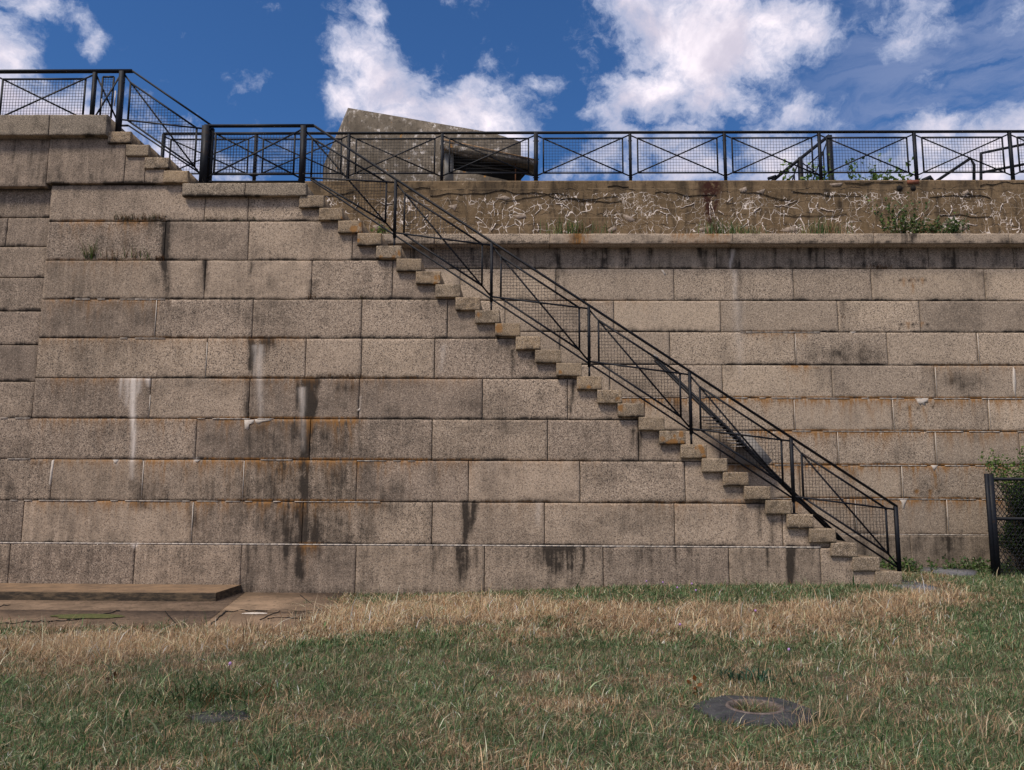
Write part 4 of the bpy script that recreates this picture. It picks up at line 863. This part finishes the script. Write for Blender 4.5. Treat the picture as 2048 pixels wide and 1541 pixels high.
lng = rng.random(n) < .045+.16*np.exp(-((u-1760)/210)**2-((v-1290)/45)**2)+.10*np.exp(-((u-150)/130)**2-((v-1420)/60)**2); h = np.where(lng, h*2.4, h)
wid = rng.uniform(.0028,.0062,n)*np.where(y > 8, 1.6, 1.0)
wid = np.where((~isd) & (rng.random(n) < .02), wid*3.2, wid); flat = rng.random(n) < .55
lean = rng.normal(0, .45, (n,2)) * np.where(flat, 3.6, 1.0)[:,None] + np.array([.12,-.1])
ci = rng.random(n); cg = GR[(rng.random(n)*4).astype(int)]; cdry = DRY[(rng.random(n)*4).astype(int)]; cbr = BR[(rng.random(n)*3).astype(int)]
colr = np.where(isd[:,None], np.where((ci < .25*(1-tall))[:,None], cbr, cdry), cg)*rng.lognormal(0,.32,(n,1))*(.88+.8*fbm(x*2.2,y*2.2,44))[:,None]
colr = np.clip(colr,0,.8)
P0 = np.stack([x,y,z-.004],-1)
for nm, msk, lb in (('green_grass', ~isd, None), ('dry_grass', isd, None)):
    mb = MB(); blades(mb, P0[msk], h[msk], wid[msk], lean[msk], colr[msk]); tag(mb.build(nm, M_leaf), 'short green lawn grass in front of the walls' if nm[0] == 'g' else 'dry straw coloured grass mixed through the lawn', 'grass', kind='stuff')
# tufts (things one can point to)
def tuft(c, rx_, ry_, n, hh, cols, label, cat='grass tuft', lean=.5, wid=(.003,.006), name='grass_tuft', drift=(0,0), group=None, zf=None, down=False):
    P0 = np.stack([c[0]+rng.normal(0,rx_/2,n), c[1]+rng.normal(0,ry_/2,n), np.full(n,c[2])], -1)
    if zf is not None: P0[:,2] = zf(P0[:,0],P0[:,1])
    mb = MB(); blades(mb, P0, rng.uniform(*hh, n), rng.uniform(*wid, n), rng.normal(0,lean,(n,2))+np.array(drift), cols[(rng.random(n)*len(cols)).astype(int)]*rng.uniform(.7,1.25,(n,1)))
    return tag(mb.build(name, M_leaf), label, cat, group)
tuft((CM[0]-.01,CM[1],zc-.05), .13, .10, 240, (.09,.19), np.concatenate([GR[1:],BR[:1],DRY[:1]]), 'bright green grass tuft growing out of the round hole in the concrete collar', lean=1.0)
c = gd(1500,1362); 
def plant(c, nst, spread, hh, lsize, label, name='weed', cols=GR, perstem=14, cat='weed', lean=.35, bark=M_bark, stemr=.004, drift=(0,0), group=None):
    root = empty(name, c, label, cat, group); ms = MB(); mf = MB(); PP = []; DD = []
    for i in range(nst):
        b0 = np.array([c[0]+rng.normal(0,spread[0]/2), c[1]+rng.normal(0,spread[1]/2), c[2]]); hgt = rng.uniform(*hh); ln = rng.normal(0,lean,2)+np.array(drift)
        tp = b0+np.array([ln[0]*hgt, ln[1]*hgt*.5, hgt]); md = (b0+tp)/2+rng.normal(0,.06*hgt,3)
        ms.tube([b0, md, tp], [stemr, stemr*.8, stemr*.4], 4)
        t = rng.uniform(.15,1,perstem); pp = np.outer((1-t)**2, b0)+np.outer(2*t*(1-t), md)+np.outer(t**2, tp); PP.append(pp); dd = rng.normal(0,1,(perstem,3)); dd[:,2] += .4; DD.append(dd)
    PP = np.concatenate(PP); DD = np.concatenate(DD); n = len(PP)
    leaves(mf, PP, rng.uniform(lsize*.6,lsize*1.3,n), DD, cols[(rng.random(n)*len(cols)).astype(int)]*rng.uniform(.7,1.3,(n,1)))
    ms.build('stem', bark, root); mf.build('foliage', M_leaf, root); return root
LG = np.array([[.075,.14,.03],[.11,.18,.04],[.15,.22,.05],[.05,.10,.025]])
BG = np.array([[.035,.09,.055],[.05,.115,.065]])
tuft((c[0],c[1],float(gh(c[0],c[1]))), .26, .16, 90, (.07,.17), BG, 'low blue green broad-bladed weed in the lawn just behind the concrete collar', 'weed', lean=.9, wid=(.010,.020), name='weed')
c = gd(425,1400); tuft((c[0],c[1],float(gh(c[0],c[1]))), .42, .3, 420, (.06,.19), np.concatenate([GR[:3]*.8,BR[:1]]), 'dark rough weed clump in the left foreground lawn', 'weed', lean=.8, wid=(.005,.012), name='weed')
for (uu, vv, lb) in ((130,1400,'pale arching grass clump at the left edge of the lawn'),(1980,1470,'tall pale grass clump in the lawn at the lower right corner'),(1640,1440,'straw coloured grass clump right beside the concrete collar')):
    c = gd(uu,vv); tuft((c[0],c[1],float(gh(c[0],c[1]))), .30, .2, 170, (.09,.22), np.concatenate([DRY,GR[2:]]), lb, lean=.6, drift=(.25,0))
c = gd(1393,1390); 
mb = MB(); nl = 9; leaves(mb, np.array([c[0],c[1],float(gh(c[0],c[1]))+.03])+rng.normal(0,.025,(nl,3)), rng.uniform(.04,.07,nl), rng.normal(0,1,(nl,3))+[0,0,.6], np.tile([[.22,.075,.02]],(nl,1))); tag(mb.build('dead_leaf', M_leaf), 'curled orange brown dead leaf by the left rim of the concrete collar', 'leaf')
c = gd(225,1368); mb = MB(); leaves(mb, np.array([c[0],c[1],float(gh(c[0],c[1]))+.03])+rng.normal(0,.02,(6,3)), rng.uniform(.04,.06,6), rng.normal(0,1,(6,3))+[0,0,.6], np.tile([[.09,.04,.015]],(6,1))); tag(mb.build('dead_leaf', M_leaf), 'dark brown dead leaf lying in the left part of the lawn', 'leaf')
# little purple clover flowers
for i, (uu, vv) in enumerate([(1293,1176),(1326,1180),(1355,1190),(1384,1184),(1392,1195),(1511,1226),(1578,1305),(1360,1246),(460,1334)]):
    wh_ = ['left of the pair by the wall foot','right of the pair by the wall foot','leftmost of three near the green strip','upper of two close together near the green strip','lower of two close together near the green strip','alone below the middle of the stairs','in mid lawn above the concrete collar','alone in the dry band left of the stairs foot','in the left lawn above the dark weed clump'][i]
    c = gd(uu, vv, .12 if vv < 1250 else .05); zz = float(gh(c[0],c[1])); root = empty('clover_flower', (c[0],c[1],zz), 'tiny purple clover flower '+wh_, 'flower', 'purple clover flowers in the grass')
    m = MB(); m.tube([(c[0],c[1],zz),(c[0],c[1],zz+.07)], .0025, 4); m.build('stem', M_bark, root)
    m = MB(); m.tube([(c[0],c[1],zz+.065),(c[0],c[1],zz+.074),(c[0],c[1],zz+.086),(c[0],c[1],zz+.094)], [.006,.013,.013,.004], 8); m.build('flower_head', simple('clover_purple', (.36,.19,.45), (.45,.28,.52), 60), root)
# weeds on the ledge in front of the parapet
ZW = ZLEDGE
ledpt = lambda u, Y=14.62: (at(u,466,Y)[0], Y, ZW)
plant(ledpt(1803), 26, (.26,.08), (.30,.82), .055, 'tall leafy green weed climbing the cracked parapet below the two drain holes', cols=np.concatenate([GR,LG]), perstem=26, lean=.22)
plant(ledpt(1848), 44, (.60,.12), (.12,.36), .052, 'wide bushy green weed on the ledge right of the tall climbing weed', cols=np.concatenate([GR,LG,BR[:1]]), perstem=18, lean=.5, drift=(.2,0))
plant(ledpt(1906), 24, (.20,.08), (.14,.36), .055, 'small round green weed on the ledge, rightmost of the leafy ones', cols=np.concatenate([GR,LG[:2]]), perstem=16, lean=.35)
for uu, w, hh, lb, nn in ((1150,.55,.30,'green and brown grass tuft on the ledge near the top of the stairs',260),(1443,.45,.28,'sparse pale green grass tuft on the ledge beside the rusty streak',170),(1648,.42,.28,'straw green grass tuft on the ledge left of the tall leafy weed',200),(1495,.35,.18,'thin short grass tuft on the ledge between the rust streak and the straw tuft',80)):
    tuft((ledpt(uu,14.56)), w, .05, nn, (hh*.4,hh*1.45), np.concatenate([GR[1:],LG,BR[:2],DRY[:1]]), lb, lean=.30, wid=(.007,.013))
plant((at(762,440,14.6)[0],14.62,ZW), 12, (.10,.06), (.06,.22), .055, 'small green seedling on the ledge behind the upper stair railing', cols=LG, perstem=8)
# tufts rooted in the wall joints
for (ua, ub_, vv, Yw, nn, hh, cols, lb) in [
  (228,330,443,YF,260,(.05,.16),np.concatenate([BR,DRY[2:3],GR[:1]]),'brown matted moss and grass along the upper joint of the tall wall'),
  (168,192,521,YF,60,(.10,.38),np.concatenate([GR[2:],LG,BR[:1]]),'thin upright green grass growing from the second wall joint at left'),
  (200,300,521,YF,70,(.06,.26),np.concatenate([LG[:2],BR[:2]]),'thin reddish green grass next to the upright tuft in the second wall joint'),
  (310,328,521,YF,60,(.03,.12),BR,'small brown tuft at the dark streak in the second wall joint'),
  (400,520,443,YF,70,(.03,.10),np.concatenate([BR,GR[2:]]),'sparse short stubble in the upper wall joint below the landing'),
  (655,728,757,YF,150,(.03,.10),np.concatenate([BR,DRY[2:3]]),'red brown dry grass fringe in the middle wall joint right of the black streak'),
  (615,632,599,YF,50,(.03,.13),BR,'small brown tuft in the third wall joint below the upper steps'),
  (715,735,601,YF,50,(.03,.10),np.concatenate([BR,GR[2:3]]),'small brown tuft in the third wall joint, rightmost near the steps'),
  (1732,1785,538,YB,130,(.03,.11),np.concatenate([BR,DRY[2:3]]),'brown dry tuft in the joint of the back wall below the ledge'),
  (1535,1560,538,YB,40,(.02,.07),BR,'tiny brown tuft left of the dry tuft below the ledge'),
  (1695,1712,538,YB,30,(.02,.05),BR,'tiny moss bit just left of the brown dry tuft below the ledge'),
  (1682,1690,640,YB,24,(.03,.10),np.concatenate([BR,DRY[2:3]]),'small dry tuft hanging in an upright joint of the back wall')]:
    a, b2 = at(ua,vv,Yw-.01), at(ub_,vv,Yw-.01); n = nn; P0 = np.stack([rng.uniform(a[0],b2[0],n), np.full(n,Yw+.01), np.full(n,a[2])+rng.normal(0,.008,n)], -1)
    mb = MB(); ln = rng.normal(0,.4,(n,2)); ln[:,1] = -np.abs(rng.normal(.35,.2,n)); hgt = rng.uniform(*hh,n)
    blades(mb, P0, hgt*1.1, rng.uniform(.006,.012,n), ln*[.55,1], cols[(rng.random(n)*len(cols)).astype(int)]*rng.uniform(.6,1.2,(n,1)))
    n2_ = n//2; P1 = P0[:n2_]; blades(mb, P1-[0,0,.0], -rng.uniform(.02,.07,n2_), rng.uniform(.004,.009,n2_), -rng.normal(0,.6,(n2_,2)), BR[(rng.random(n2_)*3).astype(int)]*rng.uniform(.5,1.0,(n2_,1)))
    tag(mb.build('grass_tuft', M_leaf), lb, 'grass tuft')
# weeds on the terrace behind the parapet
for (uu, vt, nst, lb, sp_) in ((1618,330,12,'thin leafy sapling behind the mesh of the slanting stair railing',.5),(1715,325,16,'tall light green sapling leaning over the terrace right of the slanting stair railing',.35),(1745,338,14,'light green weed cluster on the terrace behind the parapet railing, second from the right',.35),(1790,345,16,'light green weed cluster on the terrace above the two drain holes',.4)):
    b0 = at(uu,358,16.6); tp = at(uu,vt,16.6); hgt = tp[2]-(ZP-.05)
    plant((b0[0],16.6,ZP-.05), nst, (sp_,.2), (hgt*.6,hgt*1.2), .105, lb, cols=LG*1.3, perstem=17, lean=.35, name='sapling')
# plants at the foot of the back wall
for (uu, vv, w, nst, hh, lb) in ((1735,1135,.8,50,(.10,.28),'low leafy weeds behind the bottom stair post'),(1810,1138,.5,30,(.08,.25),'low weed clump at the wall foot right of the bottom stair post'),(1960,1142,.9,60,(.10,.28),'leafy weed patch in front of the chain link fence')):
    c = at(uu,vv,14.3); plant((c[0],14.3,float(gh(c[0],14.3))), nst, (w,.4), hh, .055, lb, cols=np.concatenate([GR,LG[:2]]), perstem=14, lean=.5)
# ------------------------------------------------------------------ chain link fence + shrub, right
YC = 13.6
fx = at(1983,1060,YC)[0]; zft = at(1985,955,YC)[2]; g0 = .15
fen = empty('chain_link_fence', (fx,YC,g0), 'black chain link fence panel with round posts at the right edge', 'fence')
xg = at(1972,960,YC)[0]
m = MB(); m.tube([(xg,YC-.02,g0-.1),(xg,YC-.02,zft+.06)], .035, 12); m.build('post', M_iron, fen)
m = MB(); m.tube([(fx+.04,YC,g0-.1),(fx+.04,YC,zft+.06)], .055, 14); m.build('post', M_iron, fen)
m = MB(); m.box(xg+.02, fx+.02, YC-.03, YC+.03, zft-.13, zft-.03); m.build('hinge', M_iron, fen)
xe = fx+3.2
for zz in (zft-.03, at(2010,1038,YC)[2]):
    m = MB(); m.tube([(fx,YC,zz),(xe,YC,zz)], .028, 10); m.build('rail', M_iron, fen)
m = MB(); m.tube([(xe,YC,g0-.1),(xe,YC,zft+.06)], .045, 12); m.build('post', M_iron, fen)
m = MB(); dz = .055; nzg = int((zft-g0)/dz)
for i in range(int((xe-fx)/.075)):
    x0 = fx+.05+i*.075
    for s_ in (-1,1):
        pts = [(x0+(.0375*s_ if j % 2 else 0)+.0, YC+.004*s_, g0+j*dz) for j in range(nzg)]
        for p_, q_ in zip(pts[:-1], pts[1:]): m.bar(p_, q_, .010, .006)
m.build('chain_link_mesh', M_wire, fen)
# shrub behind and through the fence
sh = empty('shrub', (at(2040,1130,14.0)[0],14.05,g0), 'dense dark green shrub growing behind and through the chain link fence', 'shrub')
bx = at(2050,1130,14.0)[0]; ms = MB(); mf = MB(); PP = []
tips = []
for i in range(46):
    tx = bx+rng.uniform(-.30,1.6); 
    tz = g0+rng.uniform(.4,1.6); tips.append((tx, 14.05+rng.uniform(-.45,.45), tz))
for (uu, vv) in ((1965,910),(1985,908),(2000,915),(2012,922),(2030,925),(2046,930),(2020,945),(2044,950),(2060,900),(1990,925),(2048,897),(2010,960),(2035,985),(2040,1010)): p_ = at(uu,vv,13.9); tips.append(tuple(p_))
for ti, tp in enumerate(tips):
    b0 = np.array([bx+rng.uniform(-.1,.8), 14.1+rng.uniform(-.15,.15), g0]); tp = np.array(tp); md = (b0+tp)/2+np.array([rng.normal(0,.08),rng.normal(0,.08),.15])
    ms.tube([b0,md,tp], [.012,.008,.003], 5)
    n = 430 if ti < 46 else 110; t = rng.uniform(.25,1,n)**.7 if ti < 46 else rng.uniform(.72,1.0,n); pp = np.outer((1-t)**2,b0)+np.outer(2*t*(1-t),md)+np.outer(t**2,tp)+rng.normal(0,.055,(n,3)); PP.append(pp)
PP = np.concatenate(PP); nsp = 14*110; n = len(PP); SG = np.array([[.018,.038,.012],[.028,.055,.016],[.045,.085,.022],[.085,.14,.035]])
leaves(mf, PP, rng.uniform(.03,.065,n), rng.normal(0,1,(n,3))+[0,0,.3], np.concatenate([SG[(rng.random(n-nsp)**1.3*4).astype(int)], LG[(rng.random(nsp)*4).astype(int)]])*rng.uniform(.7,1.3,(n,1)))
ms.build('branch', M_bark, sh); mf.build('foliage', M_leaf, sh)
